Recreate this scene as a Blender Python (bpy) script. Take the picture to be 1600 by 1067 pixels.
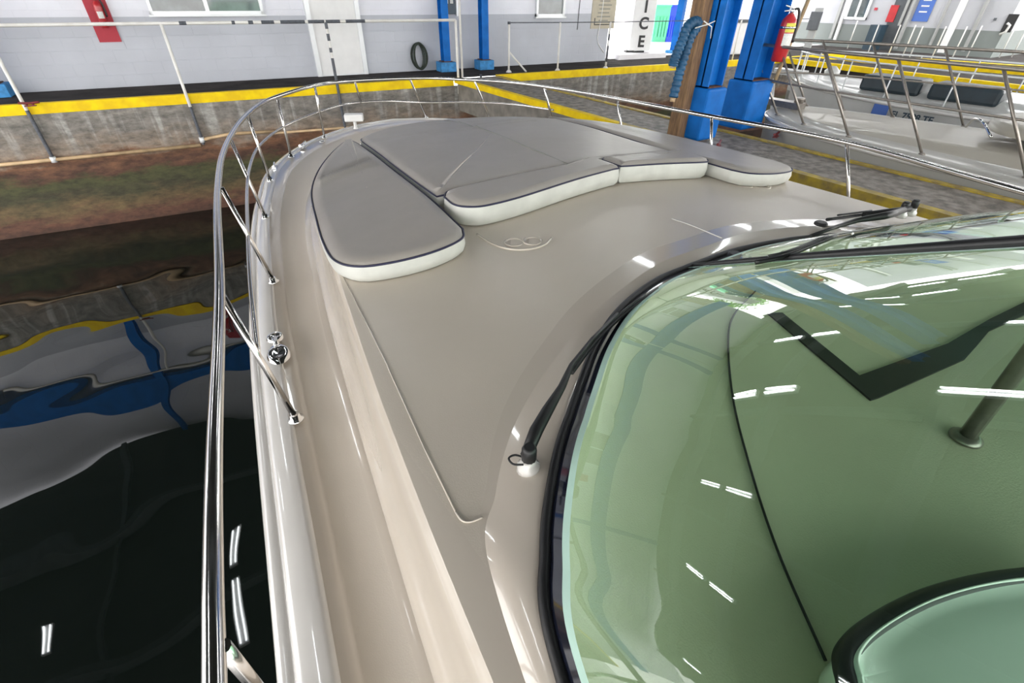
import bpy, math, random
from mathutils import Vector, Matrix
random.seed(7)
S = bpy.context.scene
for o in list(bpy.data.objects): bpy.data.objects.remove(o)
C = S.collection
# ------------------------------------------------------------------ camera
F = 742.0; PT = math.radians(36.4); RL = math.radians(0.83); YW = math.radians(33.8)
CZ = 1.55                                   # eye height above the dock (dock top is z = 0)
cp, sp = math.cos(PT), math.sin(PT)
R0 = Matrix(((1,0,0),(0,-sp,-cp),(0,cp,-sp)))
c_, s_ = math.cos(RL), math.sin(RL)
RR = Matrix(((c_,-s_,0),(s_,c_,0),(0,0,1))) @ R0
W2 = Matrix(((math.cos(YW),math.sin(YW),0),(-math.sin(YW),math.cos(YW),0),(0,0,1)))
rows = [W2 @ RR[i] for i in range(3)]
cam = bpy.data.cameras.new('camera'); co = bpy.data.objects.new('camera', cam); C.objects.link(co)
cam.sensor_width = 36.0; cam.lens = F/1600*36; cam.clip_start = 0.05; cam.clip_end = 500
co.matrix_world = Matrix.Translation((0,0,CZ)) @ Matrix((
    (rows[0][0], -rows[1][0], -rows[2][0]),(rows[0][1], -rows[1][1], -rows[2][1]),(rows[0][2], -rows[1][2], -rows[2][2]))).to_4x4()
S.camera = co
# ------------------------------------------------------------------ light and exposure
S.view_settings.view_transform = 'Standard'; S.view_settings.look = 'None'
S.view_settings.gamma = 1; S.view_settings.use_curve_mapping = False
S.view_settings.exposure = 1.25
wd = bpy.data.worlds.new('sky'); S.world = wd; wd.use_nodes = True
bgn = wd.node_tree.nodes['Background']; bgn.inputs[0].default_value = (1.0,0.985,0.97,1); bgn.inputs[1].default_value = 2.5
LAMP = 13.0
def ray(x, y):
    return W2 @ (RR.transposed() @ Vector(((x-800)/F, (y-533.5)/F, 1)))
def atz(x, y, z):                            # measured point of the photograph at world height z
    d = ray(x,y); return Vector((0,0,CZ)) + d*((z-CZ)/d[2])
def atv(x, y, v):
    d = ray(x,y); return Vector((0,0,CZ)) + d*(v/d[1])
def atu(x, y, u):
    d = ray(x,y); return Vector((0,0,CZ)) + d*(u/d[0])
# ------------------------------------------------------------------ materials
def nd(nt, t, **k):
    n = nt.nodes.new(t)
    for a,b in k.items():
        if a.startswith('i_'): n.inputs[a[2:]].default_value = b
        else: setattr(n, a, b)
    return n
def mat(name, col, rough=0.5, metal=0.0, coat=0.0, noise=0.0, nscale=6.0, bump=0.0, bscale=80.0, spec=0.5, emit=None, est=0, col2=None, coatr=0.05, stretch=None):
    m = bpy.data.materials.new(name); m.use_nodes = True; nt = m.node_tree
    b = nt.nodes['Principled BSDF']
    b.inputs['Base Color'].default_value = (*col,1); b.inputs['Roughness'].default_value = rough
    b.inputs['Metallic'].default_value = metal; b.inputs['Coat Weight'].default_value = coat
    b.inputs['Coat Roughness'].default_value = coatr
    b.inputs['Specular IOR Level'].default_value = spec
    tc = nd(nt,'ShaderNodeTexCoord'); vec = tc.outputs['Object']
    if stretch:
        mp = nd(nt,'ShaderNodeMapping'); mp.inputs['Scale'].default_value = stretch
        nt.links.new(vec, mp.inputs[0]); vec = mp.outputs[0]
    n = nd(nt,'ShaderNodeTexNoise'); n.inputs['Scale'].default_value = nscale; n.inputs['Detail'].default_value = 5
    nt.links.new(vec, n.inputs['Vector'])
    r = nd(nt,'ShaderNodeValToRGB')
    c2 = col2 if col2 else tuple(max(0,c*(1-noise)) for c in col)
    r.color_ramp.elements[0].position = 0.35; r.color_ramp.elements[1].position = 0.65
    r.color_ramp.elements[0].color = (*c2,1); r.color_ramp.elements[1].color = (*col,1)
    nt.links.new(n.outputs['Fac'], r.inputs[0]); nt.links.new(r.outputs[0], b.inputs['Base Color'])
    if bump:
        n2 = nd(nt,'ShaderNodeTexNoise'); n2.inputs['Scale'].default_value = bscale; n2.inputs['Detail'].default_value = 3
        nt.links.new(vec, n2.inputs['Vector'])
        bp = nd(nt,'ShaderNodeBump'); bp.inputs['Strength'].default_value = bump; bp.inputs['Distance'].default_value = 0.02
        nt.links.new(n2.outputs['Fac'], bp.inputs['Height']); nt.links.new(bp.outputs[0], b.inputs['Normal'])
    if emit:
        b.inputs['Emission Color'].default_value = (*emit,1); b.inputs['Emission Strength'].default_value = est
    return m
M = {}
M['gel'] = mat('beige_gelcoat',(0.60,0.535,0.455),0.22,coat=1.0,noise=0.03,nscale=2)
M['nonskid'] = mat('beige_nonskid',(0.56,0.50,0.42),0.42,coat=0.25,noise=0.04,nscale=2,bump=0.07,bscale=260,coatr=0.25)
M['gelwhite'] = mat('white_gelcoat',(0.62,0.60,0.57),0.2,coat=1.0,noise=0.03)
M['hull'] = mat('hull_gelcoat',(0.60,0.57,0.53),0.2,coat=0.6,noise=0.05)
M['vinyl'] = mat('grey_vinyl',(0.36,0.33,0.295),0.42,noise=0.08,nscale=4,bump=0.5,bscale=3.0,coat=0.15,coatr=0.3)
M['vinylside'] = mat('white_vinyl',(0.63,0.63,0.585),0.5,noise=0.12,nscale=9,bump=0.2,bscale=12)
M['navy'] = mat('navy_piping',(0.015,0.015,0.05),0.5)
M['steel'] = mat('polished_stainless',(0.62,0.60,0.58),0.14,metal=1.0,noise=0.1,nscale=20)
M['chrome'] = mat('chrome',(0.75,0.75,0.75),0.07,metal=1.0)
M['brownsteel'] = mat('weathered_stainless',(0.30,0.27,0.24),0.35,metal=0.7,noise=0.2,nscale=20)
M['black'] = mat('black_rubber',(0.012,0.012,0.013),0.45,noise=0.2)
M['blackgloss'] = mat('black_frit',(0.008,0.010,0.02),0.08,coat=0.5)
M['sealant'] = mat('pale_green_sealant',(0.48,0.70,0.60),0.4,noise=0.05)
M['dash'] = mat('olive_beige_dash',(0.60,0.57,0.42),0.6,noise=0.05,nscale=3,bump=0.15,bscale=200)
M['pod'] = mat('pale_pod',(0.78,0.82,0.76),0.25,coat=0.5,noise=0.04)
M['white'] = mat('white_paint',(0.80,0.80,0.79),0.45,noise=0.06,nscale=5)
M['postwhite'] = mat('chipped_white_pipe',(0.78,0.77,0.73),0.5,nscale=7,col2=(0.70,0.68,0.64))
M['chip'] = mat('bare_grey_pipe',(0.10,0.11,0.13),0.5,noise=0.4,nscale=30)
M['blue'] = mat('blue_steel_paint',(0.004,0.15,0.54),0.5,spec=0.2,noise=0.25,nscale=5,bump=0.1,bscale=30)
M['bluebase'] = mat('faded_blue_concrete',(0.05,0.28,0.62),0.7,noise=0.35,nscale=14,bump=0.3,bscale=30)
M['yellow'] = mat('yellow_kerb_paint',(0.90,0.66,0.004),0.6,spec=0.2,nscale=6,col2=(0.78,0.52,0.01),bump=0.2,bscale=30)
M['yellowworn'] = mat('worn_yellow_paint',(0.50,0.36,0.03),0.6,nscale=9,col2=(0.26,0.19,0.06),bump=0.3,bscale=40)
M['asphalt'] = mat('dark_walkway',(0.060,0.053,0.051),0.9,spec=0.12,nscale=2.2,col2=(0.032,0.029,0.028),bump=0.4,bscale=60)
M['finger'] = mat('weathered_concrete',(0.30,0.265,0.23),0.6,spec=0.3,nscale=9,col2=(0.12,0.105,0.09),bump=0.9,bscale=35)
M['fingerside'] = mat('finger_side_concrete',(0.24,0.22,0.19),0.75,noise=0.4,nscale=5,bump=0.3,bscale=20)
M['wood'] = mat('weathered_timber',(0.26,0.15,0.07),0.7,nscale=9,col2=(0.13,0.075,0.04),stretch=(6,6,0.6),bump=0.3,bscale=8)
M['woodpale'] = mat('pale_timber',(0.48,0.34,0.19),0.7,nscale=9,col2=(0.34,0.24,0.13),stretch=(6,6,0.6))
M['red'] = mat('red_paint',(0.50,0.02,0.025),0.35,noise=0.2,coat=0.3)
M['redboard'] = mat('red_board',(0.45,0.03,0.05),0.6,noise=0.1)
M['label'] = mat('paper_label',(0.75,0.75,0.72),0.6,noise=0.2,nscale=60)
M['labely'] = mat('yellow_label',(0.65,0.60,0.08),0.6)
M['green'] = mat('green_plastic',(0.10,0.50,0.28),0.45,noise=0.1)
M['bluebin'] = mat('blue_plastic',(0.01,0.05,0.75),0.4)
M['hose'] = mat('dark_green_hose',(0.035,0.05,0.035),0.6,noise=0.5,nscale=20)
M['bluehose'] = mat('blue_ribbed_hose',(0.006,0.075,0.17),0.5,noise=0.3,nscale=8)
M['tan'] = mat('tan_pipe',(0.60,0.42,0.24),0.5,noise=0.3,nscale=5)
M['alu'] = mat('pale_aluminium',(0.75,0.77,0.78),0.35,metal=0.2)
M['conduit'] = mat('grey_painted_conduit',(0.36,0.37,0.36),0.5,noise=0.1)
M['winglass'] = mat('dark_window_glass',(0.10,0.13,0.13),0.06,spec=0.8,noise=0.6,nscale=2)
M['grey'] = mat('grey_box',(0.08,0.09,0.10),0.5,noise=0.2)
M['slate'] = mat('slate_blue_box',(0.03,0.06,0.085),0.4,noise=0.2)
M['notice'] = mat('aged_notice_board',(0.52,0.47,0.36),0.6,noise=0.12)
M['print'] = mat('grey_printing',(0.25,0.25,0.22),0.7)
M['posterblue'] = mat('blue_poster',(0.06,0.14,0.45),0.5)
M['roof'] = mat('dark_roof_sheet',(0.055,0.06,0.055),0.7,noise=0.4,nscale=2)
M['beam'] = mat('grey_truss_steel',(0.16,0.18,0.19),0.6,noise=0.3)
M['leaf'] = mat('green_leaves',(0.14,0.38,0.04),0.6,noise=0.5,nscale=3)  # bright leaf green, mottled by noise
M['bark'] = mat('bark',(0.15,0.10,0.06),0.8,noise=0.4)
M['cushion'] = mat('dark_teal_cushion',(0.02,0.035,0.045),0.45,noise=0.3)
M['boatgrey'] = mat('taupe_deck',(0.38,0.35,0.29),0.5,coat=0.15,noise=0.05,nscale=2)
M['boatlight'] = mat('light_side_deck',(0.42,0.41,0.38),0.45,coat=0.15,noise=0.05,nscale=2)
M['boatwhite'] = mat('bright_white_deck',(0.55,0.55,0.53),0.4,coat=0.5,noise=0.04)
M['hullgrey'] = mat('grey_hull_side',(0.26,0.27,0.25),0.3,coat=0.5,noise=0.2)
M['rust'] = mat('rusty_steel',(0.13,0.05,0.02),0.8,noise=0.5,nscale=20)
M['redcleat'] = mat('dark_red_cleat',(0.20,0.02,0.02),0.5,noise=0.3)
M['tube'] = mat('fluorescent_tube',(1,1,1),0.5,emit=(0.93,0.98,1.0),est=LAMP)
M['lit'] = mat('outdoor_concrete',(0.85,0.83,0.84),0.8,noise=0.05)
def glass_mat(name, tint, ior=1.5):
    m = bpy.data.materials.new(name); m.use_nodes = True; nt = m.node_tree; nt.nodes.clear()
    out = nd(nt,'ShaderNodeOutputMaterial'); mx = nd(nt,'ShaderNodeMixShader')
    tr = nd(nt,'ShaderNodeBsdfTransparent'); tr.inputs[0].default_value = (*tint,1)
    gl = nd(nt,'ShaderNodeBsdfGlossy'); gl.inputs['Roughness'].default_value = 0.005; gl.inputs[0].default_value = (0.95,1,0.98,1)
    fr = nd(nt,'ShaderNodeFresnel'); fr.inputs[0].default_value = ior
    ml = nd(nt,'ShaderNodeMath', operation='MULTIPLY'); ml.inputs[1].default_value = 1.35; ml.use_clamp = True
    nt.links.new(fr.outputs[0], ml.inputs[0]); nt.links.new(ml.outputs[0], mx.inputs[0])
    nt.links.new(tr.outputs[0], mx.inputs[1]); nt.links.new(gl.outputs[0], mx.inputs[2])
    nt.links.new(mx.outputs[0], out.inputs[0]); return m
M['glass'] = glass_mat('green_tinted_glass',(0.49,0.69,0.57))
M['teal'] = glass_mat('teal_tinted_glass',(0.12,0.35,0.30))
def wall_material(name, upper, lower, zline, block=True):
    m = bpy.data.materials.new(name); m.use_nodes = True; nt = m.node_tree; b = nt.nodes['Principled BSDF']
    g = nd(nt,'ShaderNodeNewGeometry'); sx = nd(nt,'ShaderNodeSeparateXYZ'); nt.links.new(g.outputs['Position'], sx.inputs[0])
    gt = nd(nt,'ShaderNodeMath', operation='GREATER_THAN'); gt.inputs[1].default_value = zline
    nt.links.new(sx.outputs[2], gt.inputs[0])
    n = nd(nt,'ShaderNodeTexNoise'); n.inputs['Scale'].default_value = 0.9; n.inputs['Detail'].default_value = 6
    nt.links.new(g.outputs['Position'], n.inputs['Vector'])
    mx = nd(nt,'ShaderNodeMix', data_type='RGBA'); mx.inputs[6].default_value = (*lower,1); mx.inputs[7].default_value = (*upper,1)
    nt.links.new(gt.outputs[0], mx.inputs[0])
    mr = nd(nt,'ShaderNodeMapRange'); mr.inputs[1].default_value = 0.3; mr.inputs[2].default_value = 0.7; mr.inputs[3].default_value = 0.88; mr.inputs[4].default_value = 1.06
    nt.links.new(n.outputs['Fac'], mr.inputs[0])
    mm = nd(nt,'ShaderNodeMix', data_type='RGBA', blend_type='MULTIPLY'); mm.inputs[0].default_value = 1
    nt.links.new(mx.outputs[2], mm.inputs[6]); nt.links.new(mr.outputs[0], mm.inputs[7])
    nt.links.new(mm.outputs[2], b.inputs['Base Color']); b.inputs['Roughness'].default_value = 0.55
    if block:
        cb = nd(nt,'ShaderNodeCombineXYZ'); ad = nd(nt,'ShaderNodeMath', operation='ADD')
        nt.links.new(sx.outputs[0], ad.inputs[0]); nt.links.new(sx.outputs[1], ad.inputs[1])
        nt.links.new(ad.outputs[0], cb.inputs[0]); nt.links.new(sx.outputs[2], cb.inputs[1])
        br = nd(nt,'ShaderNodeTexBrick'); br.inputs['Scale'].default_value = 1
        br.inputs['Brick Width'].default_value = 0.42; br.inputs['Row Height'].default_value = 0.2; br.inputs['Mortar Size'].default_value = 0.008; br.inputs['Mortar Smooth'].default_value = 0.6
        br.inputs['Color1'].default_value = (1,1,1,1); br.inputs['Color2'].default_value = (.95,.95,.95,1); br.inputs['Mortar'].default_value = (0.5,0.5,0.5,1)
        nt.links.new(cb.outputs[0], br.inputs['Vector'])
        bp = nd(nt,'ShaderNodeBump'); bp.inputs['Strength'].default_value = 0.5; bp.inputs['Distance'].default_value = 0.01
        nt.links.new(br.outputs['Color'], bp.inputs['Height']); nt.links.new(bp.outputs[0], b.inputs['Normal'])
    return m
M['wall'] = wall_material('painted_block_wall',(0.78,0.79,0.85),(0.50,0.52,0.57),1.10)
_d=ray(1460,44); zRL=CZ+_d[2]*((21.95+.12*11.5)/(_d[0]+.12*_d[1]))
M['wallR'] = wall_material('office_wall',(0.44,0.45,0.48),(0.19,0.215,0.205),zRL, False)
def quay_material():
    m = bpy.data.materials.new('stained_quay_concrete'); m.use_nodes = True; nt = m.node_tree; b = nt.nodes['Principled BSDF']
    g = nd(nt,'ShaderNodeNewGeometry'); sx = nd(nt,'ShaderNodeSeparateXYZ'); nt.links.new(g.outputs['Position'], sx.inputs[0])
    n = nd(nt,'ShaderNodeTexNoise'); n.inputs['Scale'].default_value = 1.5; n.inputs['Detail'].default_value = 10; n.inputs['Roughness'].default_value = 0.68
    mp = nd(nt,'ShaderNodeMapping'); mp.inputs['Scale'].default_value = (0.9,0.9,3.2)
    nt.links.new(g.outputs['Position'], mp.inputs[0]); nt.links.new(mp.outputs[0], n.inputs['Vector'])
    ma = nd(nt,'ShaderNodeMath', operation='MULTIPLY_ADD'); ma.inputs[1].default_value = 0.85
    nt.links.new(n.outputs['Fac'], ma.inputs[0]); nt.links.new(sx.outputs[2], ma.inputs[2])
    mr = nd(nt,'ShaderNodeMapRange'); mr.inputs[1].default_value = -1.75; mr.inputs[2].default_value = 0.45
    nt.links.new(ma.outputs[0], mr.inputs[0])
    r = nd(nt,'ShaderNodeValToRGB'); e = r.color_ramp.elements
    e[0].position = 0.0; e[0].color = (0.05,0.022,0.012,1)
    e[1].position = 1.0; e[1].color = (0.25,0.23,0.20,1)
    for p,c in ((0.13,(0.10,0.042,0.024)),(0.22,(0.12,0.082,0.035)),(0.33,(0.045,0.042,0.018)),(0.43,(0.055,0.058,0.018)),(0.50,(0.075,0.032,0.018)),(0.58,(0.17,0.08,0.038)),(0.66,(0.24,0.19,0.145)),(0.8,(0.19,0.175,0.155))):
        x = e.new(p); x.color = (*c,1)
    nt.links.new(mr.outputs[0], r.inputs[0])
    n2 = nd(nt,'ShaderNodeTexNoise'); n2.inputs['Scale'].default_value = 2.2; n2.inputs['Detail'].default_value = 5
    mp2 = nd(nt,'ShaderNodeMapping'); mp2.inputs['Scale'].default_value = (3.0,3.0,0.28)
    nt.links.new(g.outputs['Position'], mp2.inputs[0]); nt.links.new(mp2.outputs[0], n2.inputs['Vector'])
    r2 = nd(nt,'ShaderNodeValToRGB'); r2.color_ramp.elements[0].position = 0.53; r2.color_ramp.elements[1].position = 0.64
    r2.color_ramp.elements[0].color = (0,0,0,1); r2.color_ramp.elements[1].color = (1,1,1,1)
    nt.links.new(n2.outputs['Fac'], r2.inputs[0])
    hz = nd(nt,'ShaderNodeMapRange'); hz.inputs[1].default_value = -0.9; hz.inputs[2].default_value = -0.5
    nt.links.new(sx.outputs[2], hz.inputs[0])
    mu = nd(nt,'ShaderNodeMath', operation='MULTIPLY'); nt.links.new(hz.outputs[0], mu.inputs[0]); nt.links.new(r2.outputs[0], mu.inputs[1])
    mu2 = nd(nt,'ShaderNodeMath', operation='MULTIPLY'); mu2.inputs[1].default_value = 0.7; nt.links.new(mu.outputs[0], mu2.inputs[0])
    mx = nd(nt,'ShaderNodeMix', data_type='RGBA'); mx.inputs[7].default_value = (0.40,0.39,0.36,1)
    nt.links.new(mu2.outputs[0], mx.inputs[0]); nt.links.new(r.outputs[0], mx.inputs[6])
    n3 = nd(nt,'ShaderNodeTexNoise'); n3.inputs['Scale'].default_value = 5.0; n3.inputs['Detail'].default_value = 12; n3.inputs['Roughness'].default_value = 0.7
    mp3 = nd(nt,'ShaderNodeMapping'); mp3.inputs['Scale'].default_value = (1,1,2.2); nt.links.new(g.outputs['Position'], mp3.inputs[0]); nt.links.new(mp3.outputs[0], n3.inputs['Vector'])
    m3 = nd(nt,'ShaderNodeMapRange'); m3.inputs[1].default_value = 0.35; m3.inputs[2].default_value = 0.65; m3.inputs[3].default_value = 0.55; m3.inputs[4].default_value = 1.35
    nt.links.new(n3.outputs['Fac'], m3.inputs[0])
    mm = nd(nt,'ShaderNodeMix', data_type='RGBA', blend_type='MULTIPLY'); mm.inputs[0].default_value = 1
    nt.links.new(mx.outputs[2], mm.inputs[6]); nt.links.new(m3.outputs[0], mm.inputs[7])
    nt.links.new(mm.outputs[2], b.inputs['Base Color']); b.inputs['Roughness'].default_value = 0.7
    bp = nd(nt,'ShaderNodeBump'); bp.inputs['Strength'].default_value = 0.5; bp.inputs['Distance'].default_value = 0.04
    nt.links.new(n.outputs['Fac'], bp.inputs['Height']); nt.links.new(bp.outputs[0], b.inputs['Normal'])
    return m
M['quay'] = quay_material()
def water_material():
    m = bpy.data.materials.new('dark_harbour_water'); m.use_nodes = True; nt = m.node_tree; b = nt.nodes['Principled BSDF']
    b.inputs['Base Color'].default_value = (0.004,0.006,0.005,1); b.inputs['Roughness'].default_value = 0.015
    b.inputs['IOR'].default_value = 1.45
    g = nd(nt,'ShaderNodeNewGeometry')
    n = nd(nt,'ShaderNodeTexNoise'); n.inputs['Scale'].default_value = 0.75; n.inputs['Detail'].default_value = 1.0
    nt.links.new(g.outputs['Position'], n.inputs['Vector'])
    bp = nd(nt,'ShaderNodeBump'); bp.inputs['Strength'].default_value = 1.0; bp.inputs['Distance'].default_value = 0.045
    nt.links.new(n.outputs['Fac'], bp.inputs['Height']); nt.links.new(bp.outputs[0], b.inputs['Normal'])
    return m
M['water'] = water_material()
# ------------------------------------------------------------------ mesh helpers
LOC = {}
class MB:
    def __init__(s): s.v=[]; s.f=[]; s.m=[]; s.sm=[]
    def add(s, vs, fs, mi=0, smooth=False):
        b=len(s.v); s.v += [Vector(p) for p in vs]
        for f in fs: s.f.append([i+b for i in f]); s.m.append(mi); s.sm.append(smooth)
        return s
    def box(s, a, b, mi=0):
        x0,y0,z0=a; x1,y1,z1=b
        return s.add([(x0,y0,z0),(x1,y0,z0),(x1,y1,z0),(x0,y1,z0),(x0,y0,z1),(x1,y0,z1),(x1,y1,z1),(x0,y1,z1)],
            [(0,3,2,1),(4,5,6,7),(0,1,5,4),(1,2,6,5),(2,3,7,6),(3,0,4,7)], mi)
    def obox(s, c, hx, hy, hz, rz=0, mi=0, lean=(0,0)):
        vs=[]
        for z in (-1,1):
            for x,y in ((-1,-1),(1,-1),(1,1),(-1,1)):
                px,py=x*hx,y*hy
                vs.append((c[0]+px*math.cos(rz)-py*math.sin(rz)+lean[0]*z, c[1]+px*math.sin(rz)+py*math.cos(rz)+lean[1]*z, c[2]+z*hz))
        return s.add(vs,[(0,3,2,1),(4,5,6,7),(0,1,5,4),(1,2,6,5),(2,3,7,6),(3,0,4,7)],mi)
    def prism(s, poly, z0, z1, mi=0):            # poly: (x,y) list; z0, z1 numbers
        n=len(poly); vs=[(p[0],p[1],z0) for p in poly]+[(p[0],p[1],z1) for p in poly]
        fs=[tuple(range(n-1,-1,-1)),tuple(range(n,2*n))]+[(i,(i+1)%n,n+(i+1)%n,n+i) for i in range(n)]
        return s.add(vs,fs,mi)
    def tube(s, pts, r, n=10, mi=0, caps=True, closed=False, r2=None):
        pts=[Vector(p) for p in pts]; N=len(pts); vs=[]; up=None
        for i,p in enumerate(pts):
            if closed: t=pts[(i+1)%N]-pts[i-1]
            else: t=pts[min(i+1,N-1)]-pts[max(i-1,0)]
            t.normalize()
            if up is None:
                up = Vector((0,0,1)) if abs(t.z)<0.9 else Vector((1,0,0))
            a=t.cross(up)
            if a.length<1e-4: a=t.cross(Vector((1,0.3,0)))
            a.normalize(); b=a.cross(t); up=b
            rr=r if r2 is None else r+(r2-r)*i/max(1,N-1)
            if isinstance(r,(list,tuple)): rr=r[i]
            for k in range(n):
                q=2*math.pi*k/n; vs.append(p+a*(rr*math.cos(q))+b*(rr*math.sin(q)))
        fs=[]
        for i in range(N if closed else N-1):
            j=(i+1)%N
            for k in range(n):
                fs.append((i*n+k,i*n+(k+1)%n,j*n+(k+1)%n,j*n+k))
        s.add(vs,fs,mi,True)
        if caps and not closed:
            b=len(s.v)-len(vs)
            s.f.append([b+k for k in range(n)][::-1]); s.m.append(mi); s.sm.append(False)
            s.f.append([b+(N-1)*n+k for k in range(n)]); s.m.append(mi); s.sm.append(False)
        return s
    def lathe(s, c, prof, n=20, mi=0, axis=None):   # prof: (r,z) up the axis
        c=Vector(c); ax=Vector(axis).normalized() if axis else Vector((0,0,1))
        a=ax.orthogonal().normalized(); b=ax.cross(a); vs=[]
        for r,z in prof:
            for k in range(n):
                q=2*math.pi*k/n; vs.append(c+ax*z+a*(r*math.cos(q))+b*(r*math.sin(q)))
        fs=[(i*n+k,i*n+(k+1)%n,(i+1)*n+(k+1)%n,(i+1)*n+k) for i in range(len(prof)-1) for k in range(n)]
        s.add(vs,fs,mi,True); bb=len(s.v)-len(vs)
        s.f.append([bb+k for k in range(n)][::-1]); s.m.append(mi); s.sm.append(False)
        s.f.append([bb+(len(prof)-1)*n+k for k in range(n)]); s.m.append(mi); s.sm.append(False)
        return s
    def grid(s, rws, mi=0, smooth=True, mfun=None, flip=False):
        n=len(rws[0]); vs=[p for r in rws for p in r]; b=len(s.v); s.v += [Vector(p) for p in vs]
        for i in range(len(rws)-1):
            for k in range(n-1):
                f=[b+i*n+k,b+i*n+k+1,b+(i+1)*n+k+1,b+(i+1)*n+k]
                if flip: f=f[::-1]
                s.f.append(f); s.m.append(mfun(i,k) if mfun else mi); s.sm.append(smooth)
        return s
    def build(s, name, mats, parent=None, origin=None, bevel=0):
        if not isinstance(mats,(list,tuple)): mats=[mats]
        if parent is not None: org = LOC[parent.name]
        elif origin is not None: org = Vector(origin)
        else:
            xs=[p.x for p in s.v]; ys=[p.y for p in s.v]; zs=[p.z for p in s.v]
            org = Vector(((min(xs)+max(xs))/2,(min(ys)+max(ys))/2,min(zs)))
        me=bpy.data.meshes.new(name); me.from_pydata([tuple(p-org) for p in s.v],[],s.f)
        for m in mats: me.materials.append(M[m])
        me.polygons.foreach_set('material_index', s.m); me.polygons.foreach_set('use_smooth', s.sm); me.update()
        o=bpy.data.objects.new(name, me); C.objects.link(o)
        if parent is not None: o.parent=parent
        else: o.location=org
        LOC[o.name]=org
        if bevel:
            bv=o.modifiers.new('bevel','BEVEL'); bv.width=bevel; bv.segments=2; bv.limit_method='ANGLE'
        return o
def tag(o, label, cat, group=None, kind=None):
    if label: o['label']=label
    if cat: o['category']=cat
    if group: o['group']=group
    if kind: o['kind']=kind
    return o
def thing(name, loc, label, cat, group=None):
    o=bpy.data.objects.new(name,None); C.objects.link(o); o.location=loc; o.empty_display_size=0.1; LOC[o.name]=Vector(loc)
    return tag(o,label,cat,group)
def struct(o): o['kind']='structure'; return o
def dup(root, off, label=None):
    off=Vector(off); r=root.copy(); C.objects.link(r); r.location=root.location+off; LOC[r.name]=LOC[root.name]+off
    if label: r['label']=label
    for ch in list(root.children):
        c=ch.copy(); C.objects.link(c); c.parent=r; LOC[c.name]=LOC[ch.name]+off
        for g in list(ch.children):
            d=g.copy(); C.objects.link(d); d.parent=c; LOC[d.name]=LOC[g.name]+off
    return r
def cr(P, m=10):                                # Catmull-Rom through control points
    P=[Vector(p) for p in P]; out=[]; n=len(P)
    for i in range(n-1):
        p0=P[i-1] if i>0 else P[0]*2-P[1]; p1=P[i]; p2=P[i+1]; p3=P[i+2] if i+2<n else P[n-1]*2-P[n-2]
        for k in range(m):
            t=k/m; out.append(0.5*((2*p1)+(p2-p0)*t+(2*p0-5*p1+4*p2-p3)*t*t+(3*p1-p0-3*p2+p3)*t**3))
    out.append(P[-1]); return out
def ss(t): t=max(0,min(1,t)); return t*t*(3-2*t)
def text(body, size, loc, rot, m, parent=None, name='lettering', ext=0.001, align='LEFT', off=0.0):
    c=bpy.data.curves.new(name,'FONT'); c.body=body; c.size=size; c.extrude=ext; c.align_x=align; c.offset=off
    c.materials.append(M[m]); o=bpy.data.objects.new(name,c); C.objects.link(o); o.rotation_euler=rot
    bpy.context.view_layer.update(); me=bpy.data.meshes.new_from_object(o.evaluated_get(bpy.context.evaluated_depsgraph_get())); bpy.data.objects.remove(o)
    o=bpy.data.objects.new(name,me); C.objects.link(o); o.rotation_euler=rot
    if parent is not None: o.parent=parent; o.location=Vector(loc)-LOC[parent.name]
    else: o.location=loc
    return o
# ================================================================== the basin, quay and walls
WATER=-2.05
def EV(u): return 11.05-0.09*u                   # quay edge
def WV(u): return 12.45-0.085*u                  # wall face
UL,UE = -14.0, 10.75                             # painted wall runs from UL to UE
w=MB(); w.add([(-40,-30,WATER),(60,-30,WATER),(60,20,WATER),(-40,20,WATER)],[(0,1,2,3)])
o=w.build('harbour_water','water',origin=(0,0,WATER)); tag(o,None,None); o['kind']='structure'
q=MB(); U2=19.6
q.add([(UL,EV(UL),WATER-.6),(U2,EV(U2),WATER-.6),(U2,EV(U2),-.14),(UL,EV(UL),-.14)],[(0,1,2,3)])
struct(q.build('trim_quay_wall','quay'))
fl=MB(); fl.add([(UL,EV(UL),0),(26,EV(26),0),(26,40,0),(UL,40,0)],[(0,1,2,3)])
struct(fl.build('floor_quay','asphalt'))
# yellow kerb along the quay edge
kb=MB(); e=0.02
def kerb(mb,a,b,w_=0.10,h=0.14,side=1):
    a=Vector(a); b=Vector(b); d=(b-a).normalized(); nrm=Vector((-d.y,d.x,0))*side
    vs=[]
    for p in (a,b):
        for off,z in ((-e,-h),(-e,0.012),(w_,0.012),(w_,-h)):
            vs.append(p+nrm*off+Vector((0,0,z)))
    mb.add(vs,[(0,1,5,4),(1,2,6,5),(2,3,7,6),(3,0,4,7),(0,3,2,1),(4,5,6,7)])
kerb(kb,(UL,EV(UL),0),(5.42,EV(5.42),0)); struct(kb.build('trim_kerb_yellow','yellow'))
kb=MB(); kerb(kb,(6.5,EV(6.5),0),(U2,EV(U2),0)); struct(kb.build('trim_kerb_yellow_2','yellow'))
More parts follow.
